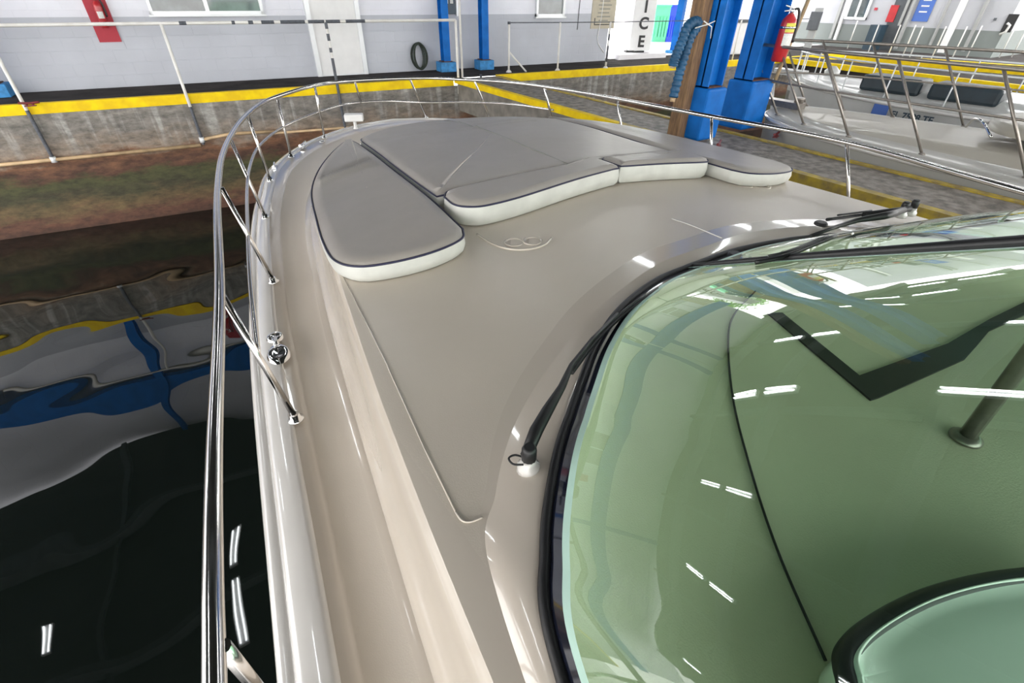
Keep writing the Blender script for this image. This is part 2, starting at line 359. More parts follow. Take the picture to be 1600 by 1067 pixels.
# painted block wall with window and door openings left as inset things
def wallpt(u,z,off=0): return Vector((u,WV(u)-off,z))
wl=MB(); wl.add([wallpt(UL,0),wallpt(UE,0),wallpt(UE,5.2),wallpt(UL,5.2)],[(0,1,2,3)])
wl.add([wallpt(UE,0),(UE,WV(UE)+4,0),(UE,WV(UE)+4,5.2),wallpt(UE,5.2)],[(0,1,2,3)])
struct(wl.build('wall_back','wall'))
WA=math.atan(-0.085)                             # the wall's bearing
def wbox(mb,u0,u1,z0,z1,d0,d1,mi=0):             # box on the wall, d = distance in front of it
    vs=[]
    for z in (z0,z1):
        for u,d in ((u0,d1),(u1,d1),(u1,d0),(u0,d0)): vs.append(wallpt(u,z,d))
    mb.add(vs,[(0,3,2,1),(4,5,6,7),(0,1,5,4),(1,2,6,5),(2,3,7,6),(3,0,4,7)],mi)
def pxw(x,y):                                    # photograph point on the wall plane -> (u,z)
    d=ray(x,y); t=12.45/(d[1]+0.085*d[0]); return d[0]*t, CZ+d[2]*t
def window(n,u0,u1,z0,z1,mull):
    fr=MB(); t=0.055
    wbox(fr,u0,u1,z0,z0+t,0.0,0.06); wbox(fr,u0,u1,z1-t,z1,0,.06); wbox(fr,u0,u0+t,z0,z1,0,.06); wbox(fr,u1-t,u1,z0,z1,0,.06)
    for m_ in mull: wbox(fr,m_-t*.6,m_+t*.6,z0,z1,0,.055)
    wbox(fr,u0-.03,u1+.03,z0-.03,z0,0,.09)
    f=struct(fr.build('window_%d'%n,'alu'))
    g=MB(); wbox(g,u0+t*.5,u1-t*.5,z0+t*.5,z1-t*.5,0.01,.02); g.build('pane','winglass',f)
    return f
a=pxw(235,23); b=pxw(412,20); window(1,a[0],b[0],a[1],a[1]+1.0,[pxw(325,20)[0]])
a=pxw(836,26); b=pxw(880,27); f=window(2,a[0],b[0],a[1],a[1]+1.0,[])
g=MB(); wbox(g,a[0]+.05,b[0]-.05,a[1]+.36,a[1]+.39,.02,.03); g.build('glazing_bar','alu',f)
# white door
a=pxw(501,108)[0]; b=pxw(567,107)[0]
d=MB(); wbox(d,a,b,0.03,2.05,0.0,.035); dr=struct(d.build('door_1','white'))
d=MB(); wbox(d,a-.09,a,0,2.14,0,.07); wbox(d,b,b+.09,0,2.14,0,.07); wbox(d,a-.09,b+.09,2.05,2.14,0,.07); wbox(d,a,b,0,.03,0,.05); d.build('door_frame','alu',dr)
d=MB(); d.lathe(wallpt(a+.09,1.0,.035),[(.03,0),(.03,.02),(.012,.03),(.03,.05),(.028,.07)],12,axis=(0,-1,0)); d.build('door_knob','steel',dr)
# fire extinguisher on its red board
def fire_ext(root, base, h, r, labely=True, nrm=(0,-1,0)):
    x,y,z=base; n=Vector(nrm)
    c=MB(); c.lathe(base,[(r*.8,0),(r,.02),(r,h*.68),(r*.9,h*.76),(r*.5,h*.83),(r*.32,h*.86)],20); cy=c.build('cylinder','red',root)
    v=MB(); v.lathe((x,y,z+h*.86),[(r*.3,0),(r*.3,h*.07),(r*.2,h*.09)],12); s_=Vector((n.y,-n.x,0))
    v.tube([Vector((x,y,z+h*.95)),Vector((x,y,z+h))+s_*r*1.2],r*.13,6); v.tube([Vector((x,y,z+h*.92)),Vector((x,y,z+h*.9))+s_*r*1.2],r*.13,6); v.build('valve','chrome',root)
    hz=MB(); P=Vector(base)
    hz.tube(cr([P+Vector((0,0,h*.92)),P-s_*r*.9+Vector((0,0,h*.93)),P-s_*r*1.35+Vector((0,0,h*.7)),P-s_*r*1.3+n*.01+Vector((0,0,h*.35))],6),r*.16,8,r2=r*.24); hz.build('hose','black',root)
    def lab(z0,z1,nm,m,half=.75):
        l=MB(); rw=[]
        for zz in (z0,z1):
            rr=[]
            for k in range(9):
                a_=(-half+2*half*k/8); dv=n*math.cos(a_)+s_*math.sin(a_); rr.append(P+dv*(r*1.015)+Vector((0,0,zz)))
            rw.append(rr)
        l.grid(rw); l.build(nm,m,root)
    lab(h*.30,h*.52,'label_plate','label')
    if labely: lab(h*.54,h*.70,'yellow_band','labely')
a=pxw(156,66); b=pxw(190,64)
r_=thing('fire_extinguisher_board',wallpt((a[0]+b[0])/2,a[1]),'red rectangular board on the grey and white wall carrying a small fire extinguisher','board')
bd=MB(); wbox(bd,a[0],b[0],a[1],a[1]+.95,0.0,.025); bd.build('board_panel','redboard',r_)
r_=thing('fire_extinguisher',wallpt((a[0]+b[0])/2+.02,a[1]+.22,.11),'small red fire extinguisher with white label hanging on the red wall board','extinguisher')
fire_ext(r_,LOC[r_.name],.46,.062,False)
m_=MB(); wbox(m_,(a[0]+b[0])/2-.02,(a[0]+b[0])/2+.06,a[1]+.5,a[1]+.54,.02,.12); m_.build('bracket','steel',r_)
# blue columns in front of the wall, each on a concrete block
def hcol(name,u,v,z0,z1,hw,depth,base,label,rz=0,basez=None):
    r=thing(name,(u,v,0),label,'column','blue steel columns of the building')
    c=MB(); t=.012
    def bx(x0,x1,y0,y1,za,zb): 
        c.obox((u+((x0+x1)/2)*math.cos(rz)-((y0+y1)/2)*math.sin(rz),v+((x0+x1)/2)*math.sin(rz)+((y0+y1)/2)*math.cos(rz),(za+zb)/2),(x1-x0)/2,(y1-y0)/2,(zb-za)/2,rz)
    bx(-hw,hw,-depth,-depth+t,z0,z1); bx(-hw,hw,depth-t,depth,z0,z1); bx(-t/2,t/2,-depth,depth,z0,z1)
    c.build('steel_section','blue',r)
    if base:
        bw_,bd_,bh=base; p=MB(); p.obox((u,v,z0/2 if basez is None else (z0+basez)/2),bw_,bd_,(z0-(basez or 0))/2,rz); p.build('plinth','bluebase',r,bevel=.012)
        p=MB(); p.obox((u,v,z0+.008),hw*1.4,depth*1.3,.008,rz); p.build('base_plate','rust',r)
    return r
for x,y,lab in ((685,108,'blue steel column beside the coiled dark green hose'),(748,106,'blue steel column on a chipped blue block left of the small window'),(-8,158,'blue column on a pale blue block at the far left end of the quay')):
    p=atz(x,y,0); u=p.x; v=WV(u)-.32
    hcol('steel_column',u,v,.20,4.5,.085,.10,(.19,.17,.2),lab,WA)
# coil of dark hose leaning on the wall
p=pxw(655,108); r_=thing('coiled_hose',wallpt(p[0],0,.12),'coil of dark green hose leaning on the wall beside a blue column','hose')
for k in range(7):
    c=MB(); pts=[]
    for i in range(28):
        q_=2*math.pi*i/28; pts.append(wallpt(p[0]+(.10+.016*k)*math.sin(q_)+.01*(k%3-1), .31+(.245+.008*(k%4))*math.cos(q_),.05+.02*(k%5)+.05*(.5-.5*math.cos(q_))))
    c.tube(pts,.014,8,closed=True); c.build('hose_loop','hose',r_)
# meter cabinet between the columns
a=pxw(689,22); b=pxw(708,22)
r_=thing('meter_cabinet',wallpt((a[0]+b[0])/2,a[1]),'dark slate blue cabinet with two small white displays between blue columns','cabinet')
c=MB(); wbox(c,a[0],b[0],a[1],a[1]+.75,0,.14); c.build('body','slate',r_,bevel=.008)
for k in (.28,.68):
    c=MB(); uu=a[0]+(b[0]-a[0])*k; wbox(c,uu-.035,uu+.035,a[1]+.2,a[1]+.42,.135,.15); c.build('meter_window','label',r_)  # plain white displays on the cabinet front
c=MB(); wbox(c,b[0]+.06,b[0]+.16,a[1]-.04,a[1]+.75,0,.06); tag(c.build('conduit_box','alu'),'pale grey upright trunking beside the dark meter cabinet','trunking')
c=MB(); c.tube([wallpt(pxw(688,25)[0],a[1]+.3,.03),wallpt(pxw(687,48)[0],a[1]-.25,.03)],.01,6); tag(c.build('cable','black'),'thin dark cable hanging below the meter cabinet','cable')
# notice board
a=pxw(922,45); b=pxw(958,46)
r_=thing('notice_board',wallpt((a[0]+b[0])/2,a[1]),'tan notice board with rows of small grey print on the wall','notice board')
c=MB(); wbox(c,a[0],b[0],a[1],a[1]+1.1,0,.02); c.build('board_panel','notice',r_)
for k,(x0,x1) in enumerate(((.3,.7),(.22,.78),(.25,.72),(.3,.75),(.25,.8),(.3,.72),(.28,.78),(.3,.7),(.33,.66))):
    c=MB(); wbox(c,a[0]+(b[0]-a[0])*x0,a[0]+(b[0]-a[0])*x1,a[1]+.17+.085*k,a[1]+.195+.085*k,.02,.024); c.build('printed_line','print',r_)
c=MB(); wbox(c,a[0]+.12,b[0]-.12,a[1]+.08,a[1]+.10,.02,.026); wbox(c,a[0]+.1,a[0]+.12,a[1]+.08,a[1]+.24,.02,.026); c.build('drawn_bracket','black',r_)
c=MB(); ua=pxw(902,40)[0]; c.tube([wallpt(ua+.05,2.4,.01),wallpt(ua,.75,.01)],.008,6); tag(c.build('wall_cable','grey'),'thin grey cable running down the wall left of the notice board','cable')
c=MB(); c.tube(cr([wallpt(10.5,2.0,.02),wallpt(10.45,1.0,.02),wallpt(10.4,.5,.02),wallpt(10.65,.2,.04)],6),.012,6); tag(c.build('drain_pipe','white'),'thin white pipe curving down the wall end beside the ice box','pipe')
# tall white ice box with stacked letters
P0=atz(982,82,.12); P1=atz(1015,82,.12); fd=(P1-P0); fd.z=0; wI=fd.length; fd.normalize(); nI=Vector((-fd.y,fd.x,0))
r_=thing('ice_box',P0+fd*wI/2,'tall white ice vending box lettered down its front at the end of the wall','ice box')
c=MB(); vs=[]
for z in (.16,3.2):
    for q_ in (P0,P1,P1+nI*.75,P0+nI*.75): vs.append((q_.x,q_.y,z))
c.add(vs,[(0,3,2,1),(4,5,6,7),(0,1,5,4),(1,2,6,5),(2,3,7,6),(3,0,4,7)]); c.build('body','white',r_,bevel=.02)
azI=math.atan2(fd.y,fd.x)
for ch,y0 in (('E',73),('C',45),('I',19)):
    d=ray(1000,y0); t=((P0-Vector((0,0,CZ))).dot(nI))/d.dot(nI); q_=Vector((0,0,CZ))+d*t
    t_=text(ch,.40,Vector((P0.x,P0.y,0))+fd*wI*.52+Vector((0,0,q_.z))-nI*.012,(math.pi/2,0,azI),'black',r_,'letter',.004,'CENTER',.012)
for k in (.12,.62):
    c=MB(); q_=P0+fd*wI*k; c.obox((q_.x,q_.y+.1,.12),.11,.1,.045,azI); c.build('foot','black',r_)
c=MB(); q0=atz(966,94,0); q1=atz(1040,90,0)
c.prism([(q0.x,q0.y),(q1.x,q1.y),(q1.x+.8,q1.y+1.8),(q0.x+.6,q0.y+1.9)],0,.12); tag(c.build('concrete_pad','lit'),'low pale concrete plinth under the white ice box','plinth')
# ------------------------------------------------------------------ outside, beyond the end of the wall
g=MB(); g.add([(11,11.6,.02),(60,11.0,.02),(60,45,.02),(11,45,.02)],[(0,1,2,3)]); struct(g.build('floor_yard','lit'))
def bin_(name,px0,px1,py,h,m,label):
    a=atz(px0,py,0.02); b=atz(px1,py,0.02); d=b-a; w_=d.length; d.normalize(); n=Vector((-d.y,d.x,0)); r=thing(name,(a+b)/2+n*.3,label,'bin')
    rows_=[]
    for z,s in ((0.02,.86),(h*.8,1.0),(h,1.02)):
        c0=(a+b)/2+n*.35; rows_.append([c0+d*(sx*w_/2*s)+n*(sy*.32*s)+Vector((0,0,z-.02)) for sx,sy in ((-1,-1),(1,-1),(1,1),(-1,1),(-1,-1))])
    c=MB(); c.grid(rows_,smooth=False); c.build('tub',m,r,bevel=.02)
    c=MB(); c0=(a+b)/2+n*.35; az=math.atan2(d.y,d.x); c.obox((c0.x,c0.y,h+.03),w_/2*1.06,.36,.035,az); c.build('lid',m,r,bevel=.02)
    c=MB()
    for sx in (-.6,-.2,.2,.6):
        q=(a+b)/2+d*(sx*w_/2)+n*.02; c.obox((q.x,q.y,h*.45),.03,.02,h*.28,az)
    c.build('ribs',m,r)
    return r
bin_('wheeled_bin',1018,1042,66,1.15,'green','green wheeled bin outside, right of the ice box')
bin_('wheeled_bin',1040,1056,66,1.15,'bluebin','bright blue bin outside next to the green bin')
P=atz(1052,84,0); c=thing('street_post',(P.x,P.y,0),'slim blue steel post outside between the bins and the timber post','post')
m_=MB(); m_.obox((P.x,P.y,2.2),.10,.10,2.2,.3); m_.build('shaft','blue',c); m_=MB(); m_.obox((P.x,P.y,.05),.2,.2,.05,.3); m_.build('foot','bluebase',c)
# white container with a grey lower stripe and a low white crate in the yard
a=atz(1118,62,0); b=atz(1215,58,0)
c=MB(); c.prism([(a.x,a.y),(b.x,b.y),(b.x+.6,b.y+3),(a.x+.6,a.y+3)],0,3.6); struct(c.build('wall_yard_building','lit'))
c=MB(); dd=(b-a).normalized(); nn=Vector((dd.y,-dd.x,0))*.03
c.prism([(a.x+nn.x,a.y+nn.y),(b.x+nn.x,b.y+nn.y),(b.x,b.y),(a.x,a.y)],.5,1.3); struct(c.build('trim_yard_stripe','alu'))
a=atz(1120,86,0); b=atz(1172,84,0)
c=thing('storage_bin',(a+b)/2,'low white storage box with a grey lid standing outside past the quay','box')
m_=MB(); m_.prism([(a.x,a.y),(b.x,b.y),(b.x+.3,b.y+.8),(a.x+.3,a.y+.8)],0,.85); m_.build('body','white',c,bevel=.02)
m_=MB(); m_.prism([(a.x-.03,a.y-.03),(b.x+.03,b.y-.03),(b.x+.33,b.y+.83),(a.x+.27,a.y+.83)],.85,.91); m_.build('lid','grey',c)
# tree outside
def tree(u,v,h,rad,label,seed):
    rnd=random.Random(seed); r=thing('tree',(u,v,0),label,'tree','trees outside the boathouse')
    t=MB(); t.tube(cr([(u,v,0),(u+.1,v,h*.3),(u-.1,v+.1,h*.6),(u,v,h*.85)],5),.16,8,r2=.05); t.build('trunk','bark',r)
    l=MB()
    for i in range(2600):
        th=rnd.uniform(0,2*math.pi); ph=math.acos(rnd.uniform(-1,1)); rr=rad*(0.55+.45*rnd.random())*(1+.25*math.sin(3*th+2*ph))
        p=Vector((u+rr*math.sin(ph)*math.cos(th),v+rr*math.sin(ph)*math.sin(th),h*.72+rr*.75*math.cos(ph)))
        a=Vector((rnd.gauss(0,1),rnd.gauss(0,1),rnd.gauss(0,1))).normalized()*.17; b=a.orthogonal().normalized()*.1
        l.add([p-a,p-b,p+a,p+b],[(0,1,2,3)])
    l.build('foliage','leaf',r)
tree(21,21,5.2,2.4,'leafy green tree in the yard behind the bins',3)
tree(28.5,3.0,3.0,1.7,'dark leafy tree past the right end of the offices',5)
tree(14,28,6.5,3.0,'tall leafy tree far behind the painted wall',8)
# ------------------------------------------------------------------ the finger pier between the berths
FU0,FU1=5.45,6.46
f=MB(); f.box((FU0+.03,-9,-.32),(FU1-.03,EV(6)-.05,-.005)); struct(f.build('floor_finger_pier','finger'))
f=MB(); f.box((FU0+.0,-9,-.62),(FU0+.06,EV(6)-.1,-.08)); struct(f.build('trim_pier_fascia','fingerside'))
def prisk(a,b,w_,nm,m,side):
    k=MB(); kerb(k,a,b,w_,.09,side); struct(k.build(nm,m))
prisk((FU0,-9,0),(FU0,5.4,0),.09,'trim_pier_edge_near','yellowworn',-1)
prisk((FU0,5.4,0),(FU0,EV(5.4)-.02,0),.09,'trim_pier_edge_head','yellow',-1)
prisk((FU1,-9,0),(FU1,EV(6.4)-.1,0),.07,'trim_pier_edge_far','yellowworn',1)
for v,lab in ((8.6,'nearest the quay'),(5.2,'in the middle of the pier'),(1.6,'under the near end of the pier'),(-2.5,'beside the windscreen, under the pier')):
    for u in (FU0+.2,FU1-.2):
        p=MB(); p.lathe((u,v,-3.0),[(.14,0),(.14,2.7)],16); tag(p.build('pier_pile','fingerside'),'round concrete pile standing in the water under the pier','pile','piles under the finger pier')
# big blue columns on the pier, with timber posts beside them
def big_column(u,v,rz,label,hw=.14,dp=.10):
    r=thing('steel_column',(u,v,0),label,'column','blue steel columns of the pier')
    c=MB(); t=.02
    def bx(mb,x0,x1,y0,y1,za,zb):
        cx,cy=(x0+x1)/2,(y0+y1)/2
        mb.obox((u+cx*math.cos(rz)-cy*math.sin(rz),v+cx*math.sin(rz)+cy*math.cos(rz),(za+zb)/2),(x1-x0)/2,(y1-y0)/2,(zb-za)/2,rz)
    bx(c,-hw,-hw+t,-dp,dp,.6,4.4); bx(c,hw-t,hw,-dp,dp,.6,4.4); bx(c,-hw,hw,-t/2,t/2,.6,4.4); c.build('steel_section','blue',r)
    c=MB(); bx(c,-hw-.03,hw+.05,-dp-.06,dp+.06,.02,.62); c.build('plinth','blue',r,bevel=.03)
    c=MB(); bx(c,-hw-.0,hw+.0,-dp-.0,dp+.0,.62,.635); c.build('base_plate','rust',r)
    return r
big_column(5.72,4.22,0.0,'large blue steel column with a blue plinth beside the brown timber post')
big_column(6.80,4.35,0.0,'large blue steel column on the far side of the pier with a fire extinguisher',.20,.14)
c=MB(); c.obox((5.49,4.38,2.2),.075,.09,2.18,0); tag(c.build('timber_post','wood',bevel=.01),'brown square timber post standing left of the large blue column','post')
P=atv(1200,100,4.0); 
c=MB(); a=atv(1209,130,4.12); b=atv(1263,0,4.12); c.tube([a,b],.028,4); tag(c.build('timber_batten','woodpale'),'pale timber batten fixed to the farther blue column','batten')
q_=atv(1216,96,4.08)
r_=thing('fire_extinguisher',(q_.x-.02,4.08,q_.z),'large red fire extinguisher with yellow band strapped to the farther blue column','extinguisher')
fire_ext(r_,LOC[r_.name],.60,.088,True,(-.45,-.9,0))
m_=MB(); m_.lathe((q_.x-.02,4.08,q_.z+.36),[(.094,0),(.094,.025)],20); m_.build('strap','steel',r_)
# folded blue ribbed hose hanging on the timber post
hp=[atv(x,y,4.2) for x,y in ((1052,152),(1060,120),(1068,92),(1078,60),(1090,40),(1086,34),(1074,42),(1065,66),(1055,90),(1051,104))]
r_=thing('folded_hose',hp[4],'folded blue ribbed hose hung over a cord on the timber post','hose')
c=MB(); pts=cr(hp,14); 
rad=[.052+.006*math.sin(i*1.6) for i in range(len(pts))]; c.tube(pts,rad,12); c.build('hose_length','bluehose',r_)
for q1,q2 in ((hp[0],hp[0]+(hp[0]-hp[1])*.22),(hp[-1],hp[-1]+(hp[-1]-hp[-2])*.2)):
    c=MB(); c.tube([q1,q2],.03,10); c.build('end_fitting','tan',r_)
c=MB(); c.tube([atv(1086,44,4.15),atv(1106,38,4.1),atv(1117,33,4.1)],.006,6); c.tube([atv(1100,33,4.1),atv(1112,42,4.1),atv(1110,60,4.1)],.006,6); tag(c.build('cord','label'),'pale cord tied round the timber post above the blue hose','cord')
# dock cleats
def cleat(p,s,rz,m,label,cat='cleat',name='dock_cleat',group=None):
    p=Vector(p); r=thing(name,p,label,cat,group); c=MB(); d=Vector((math.cos(rz),math.sin(rz),0))
    c.tube(cr([p-d*s+Vector((0,0,s*.42)),p-d*s*.5+Vector((0,0,s*.36)),p+Vector((0,0,s*.34)),p+d*s*.5+Vector((0,0,s*.36)),p+d*s+Vector((0,0,s*.42))],4),s*.13,8); c.build('horns',m,r)
    c=MB()
    for k in (-.3,.3): c.lathe(p+d*s*k,[(s*.2,0),(s*.12,s*.1),(s*.11,s*.36)],10)
    c.obox((p.x,p.y,p.z+.006),s*.55,s*.22,.006,rz); c.build('base',m,r); return r
cleat(atz(1212,214,0.0),.12,.3,'redcleat','dark red cleat on the pier beside the far blue column')
cleat(atz(1122,229,0.0),.12,.5,'redcleat','dark red cleat on the pier right of the near blue column')
cleat(atz(48,166,0.0),.13,-.1,'redcleat','red cleat on the quay at the far left')
# ------------------------------------------------------------------ railings
def chips(mb, a, b, r, spots):
    a=Vector(a); b=Vector(b)
    for t0,t1 in spots: mb.tube([a.lerp(b,t0),a.lerp(b,t1)],r*1.04,10,mi=0,caps=False)
def railing(name,posts,top,label,rail_pts,chipspots=()):
    r=thing(name,(posts[0][0].x,posts[0][0].y,posts[0][0].z),label,'railing')
    for (a,b) in posts:
        c=MB(); c.tube([a,b],.026,10); c.build('post','postwhite',r)
    c=MB(); c.tube(rail_pts,.026,10); c.build('top_rail','postwhite',r)
    for a,b,sp in chipspots:
        for q in sp:
            ch=MB(); chips(ch,a,b,.026,[q]); ch.build('bare_patch','chip',r)
    return r
def ep(u,z,off=-.06): return Vector((u,EV(u)+off,z))
def pxe(x,y,off=-.06):
    d=ray(x,y); k=11.05+off; t=k/(d[1]+0.09*d[0]); return d[0]*t, CZ+d[2]*t
RT=1.06; us=[pxe(8,110)[0],pxe(270,90)[0],pxe(519,90)[0],pxe(714,80)[0]]
posts=[(ep(u,-.82 if i<3 else -.30),ep(u,RT)) for i,u in enumerate(us)]
rp=[ep(us[0]-2.6,RT),ep(us[0],RT),ep(us[1],RT),ep(us[2],RT),ep(us[3],RT)]
railing('pipe_railing',posts,RT,'white pipe railing with chipped paint along the quay by the white door',rp,
  [(ep(us[1],RT),ep(us[2],RT),[(.10,.14),(.40,.42),(.5,.53),(.58,.66),(.70,.86),(.88,.99)]),(ep(us[2],RT),ep(us[3],RT),[(.0,.1),(.14,.28)]),(posts[2][1],posts[2][0],[(0,.06),(.1,.16),(.22,.26),(.31,1)]),(posts[0][1],posts[0][0],[(.6,1)]),(posts[1][1],posts[1][0],[(.66,1)])])
c=MB(); c.tube([ep(us[3]+.10,-.3),ep(us[3]+.10,3.9)],.024,10); tag(c.build('stand_pipe','postwhite'),'tall slim white pipe rising beside the end post of the quay railing','pipe')
c=MB(); c.tube([ep(us[3]+.55,-1.4,-.05),ep(us[3]+.55,.05,-.05)],.028,8); tag(c.build('mooring_pole','chip'),'dark pole in the corner where pier meets quay','pole')
# pipes along the quay face
c=MB(); z1=pxe(150,243)[1]; c.tube([ep(us[0]-4,z1),ep(us[0],z1),ep(us[1]-.05,z1+.0)],.03,10); tag(c.build('water_pipe','tan'),'tan pipe along the stained quay face, far left length','pipe','tan pipes on the quay face')
c=MB(); z2=pxe(380,210)[1]; c.tube([ep(us[1]+.03,z2-.02),ep(us[1]+.5,z2+.03),ep(us[1]+1.3,z2)],.028,10); c.tube([ep(us[1]+1.2,z2-.03),ep(5.3,z2-.1)],.022,10); tag(c.build('water_pipe','tan'),'tan pipe along the stained quay face below the door','pipe','tan pipes on the quay face')
for u,z in ((us[0],z1),(us[1],z2-.03)):
    c=MB(); c.lathe(ep(u,z-.04),[(.045,0),(.045,.09)],12); tag(c.build('pipe_clamp','alu'),'pale clamp on the tan quay pipe at the railing post '+('farthest left' if u==us[0] else 'below the window'),'clamp')
# second railing by the ice box
pp=[(atz(795,113,0),795,35.6),(atz(871,110.6,0),876,37.5),(atz(946,107,0),955.3,39)]
r_=thing('pipe_railing',pp[0][0],'short white three post railing with a dark cable top left of the notice board','railing'); tops=[]
for p,x,y in pp:
    t_=Vector((p.x,p.y,.98)); tops.append(t_); c=MB(); c.tube([p,t_],.024,10); c.build('post','postwhite',r_)
    c=MB(); c.lathe(p,[(.07,0),(.06,.02),(.03,.05)],10); c.build('flange','postwhite',r_)
c=MB(); c.tube([pp[0][0]+Vector((0,0,.42)),pp[0][0]+Vector((.42,-.12,.0))],.02,8); c.build('brace','postwhite',r_)
c=MB(); c.tube([pp[2][0].lerp(tops[2],a_) for a_ in (.15,.5)],.0255,8); c.build('bare_patch','chip',r_); c=MB(); c.tube([pp[2][0].lerp(tops[2],a_) for a_ in (.62,.75)],.0255,8); c.build('bare_patch','chip',r_)
far=[Vector((14.2,EV(14.2)+.1,.98)),Vector((17.2,EV(17.2)+.1,.98))]
c=MB(); c.tube([tops[0],tops[1],tops[2],far[0],far[1]],.010,8); c.build('cable','chip',r_)
c=MB(); c.lathe(tops[0]-Vector((0,0,.03)),[(.035,0),(.035,.05)],10); c.build('post_cap','chip',r_)
for p in far[:1]:
    c=MB(); c.tube([Vector((p.x,p.y,0)),p],.02,8); c.build('post','postwhite',r_)
# ------------------------------------------------------------------ office building on the right
def RU(v): return 21.95+.12*(11.5-v)
def rbox(mb,v0,v1,z0,z1,d0,d1,mi=0):            # v0 > v1, d in front (towards -u)
    vs=[]
    for z in (z0,z1):
        for v,d in ((v0,d1),(v1,d1),(v1,d0),(v0,d0)): vs.append((RU(v)-d,v,z))
    mb.add(vs,[(0,3,2,1),(4,5,6,7),(0,1,5,4),(1,2,6,5),(2,3,7,6),(3,0,4,7)],mi)
def pxr(x,y):
    d=ray(x,y); t=(21.95+.12*11.5)/(d[0]+.12*d[1]); return d[1]*t, CZ+d[2]*t
VR0,VR1=pxr(1238,60)[0],pxr(1563,60)[0]
c=MB(); c.add([(RU(VR0),VR0,0),(RU(VR1),VR1,0),(RU(VR1),VR1,4.5),(RU(VR0),VR0,4.5)],[(0,1,2,3)])
c.add([(RU(VR1),VR1,0),(RU(VR1)+6,VR1,0),(RU(VR1)+6,VR1,4.5),(RU(VR1),VR1,4.5)],[(0,1,2,3)])
c.add([(RU(VR0),VR0,0),(RU(VR0)+6,VR0,0),(RU(VR0)+6,VR0,4.5),(RU(VR0),VR0,4.5)],[(3,2,1,0)]); struct(c.build('wall_right','wallR'))
fr=MB(); fr.add([(19.5,EV(19.5),0.004),(20.8,4,0.004),(22.5,-12,0.004),(40,-12,0.004),(40,9,0.004)],[(0,1,2,3,4)]); struct(fr.build('floor_office_quay','asphalt'))
k=MB(); kerb(k,(19.5,EV(19.5),0),(20.9,4.6,0),.12,.22,1); kerb(k,(20.9,4.6,0),(22.6,-12,0),.12,.22,1); struct(k.build('trim_kerb_yellow_3','yellow'))
k=MB(); k.add([(19.5,EV(19.5),WATER-.5),(20.9,4.6,WATER-.5),(22.6,-12,WATER-.5),(22.6,-12,-.2),(20.9,4.6,-.2),(19.5,EV(19.5),-.2)],[(0,1,4,5),(1,2,3,4)]); struct(k.build('trim_quay_wall_right','quay'))
def ritem(name,x0,y0,x1,y1,m,label,cat,d=.04,top=None,kind=None):
    v0,z0=pxr(x0,y0); v1,z1=pxr(x1,y1); zz=min(z0,z1); c=MB(); rbox(c,v0,v1,zz,top if top else max(z0,z1),0,d)
    o=c.build(name,m); 
    if kind: struct(o)
    else: tag(o,label,cat)
    return o,v0,v1,zz
# window with frame
v0,z0=pxr(1319,30); v1=pxr(1353,32)[0]
c=MB()
for a in ((v0,v1,z0,z0+.08),(v0,v1,z0+.95,z0+1.03),(v0,v0-.08,z0,z0+1.03),(v1+.08,v1,z0,z0+1.03),((v0+v1)/2+.03,(v0+v1)/2-.03,z0,z0+1.0)): rbox(c,a[0],a[1],a[2],a[3],0,.08)
o=struct(c.build('window_3','alu')); c=MB(); rbox(c,v0,v1,z0,z0+1.0,.01,.03); c.build('pane','winglass',o)
o,_,_,_=ritem('door_2',1369,80,1392,80,'grey','','',.03,2.3,'s'); ritem('door_3',1464,82,1476,80,'white','','',.03,2.2,'s')
ritem('red_sign',1384,34,1398,30,'red','red rectangular sign beside the dark office doorway','sign',.06,pxr(1400,8)[1])[0]
ritem('waste_bin',1356,78,1374,76,'slate','dark blue bin standing by the office doorway','bin',.5,.75)
o,v0,v1,z0=ritem('poster',1424,33,1449,33,'posterblue','large blue poster with white lines on the office wall','poster',.03,2.4)
for kx in range(6):
    c=MB(); rbox(c,v0-(v0-v1)*.25,v1+(v0-v1)*.25,z0+.25+.16*kx,z0+.29+.16*kx,.03,.036); c.build('printed_line','label',o)
ritem('plastic_pipe',1404,40,1408,40,'conduit','first pale vertical post on the office wall, beside the red sign','post',.1,4.0)
ritem('downpipe',1450,76,1453,76,'conduit','slim grey downpipe between the blue poster and the white door','pipe',.1,4.0)
ritem('wall_post',1398,76,1402,76,'conduit','slim grey wall post right of the dark doorway','post',.12,4.0)
ritem('wall_post',1504,80,1508,80,'conduit','slim grey wall post left of the black board','post',.12,4.0)
o,v0,v1,z0=ritem('black_board',1563,50,1581,47,'black','black board with a white hooked mark near the end of the office wall','board',.05,pxr(1584,22)[1])
c=MB(); zt=(z0+pxr(1584,22)[1])/2; vm=(v0+v1)/2; c.tube([(RU(vm)-.07,vm+.10,zt-.30),(RU(vm)-.07,vm-.02,zt-.22),(RU(vm)-.07,vm-.04,zt-.05),(RU(vm)-.07,vm+.05,zt-.0)],.035,6); c.build('white_mark','label',o)
ritem('small_plaque',1552,32,1558,28,'grey','small grey plaque left of the black board','plaque',.03)
ritem('small_red_notice',1366,16,1372,12,'redboard','small red notice between window and dark doorway','notice',.03)
P=atu(1268,47,18.6)
r_=thing('junction_box',(P.x,P.y,0),'dark grey electrical box on a pale post beyond the farther blue column','box')
c=MB(); c.box((P.x-.05,P.y-.17,P.z),(P.x+.05,P.y+.17,P.z+.5)); c.build('box_body','grey',r_,bevel=.01)
c=MB(); c.box((P.x+.05,P.y-.12,0),(P.x+.11,P.y+.12,P.z+.6)); c.build('stand','conduit',r_)
ritem('conduit_bundle',1296,60,1300,60,'conduit','white vertical pipes on the office wall left of its window','pipe',.08,3.5)
ritem('conduit_bundle',1303,62,1307,62,'white','white vertical pipe nearest the office window','pipe',.08,3.5)
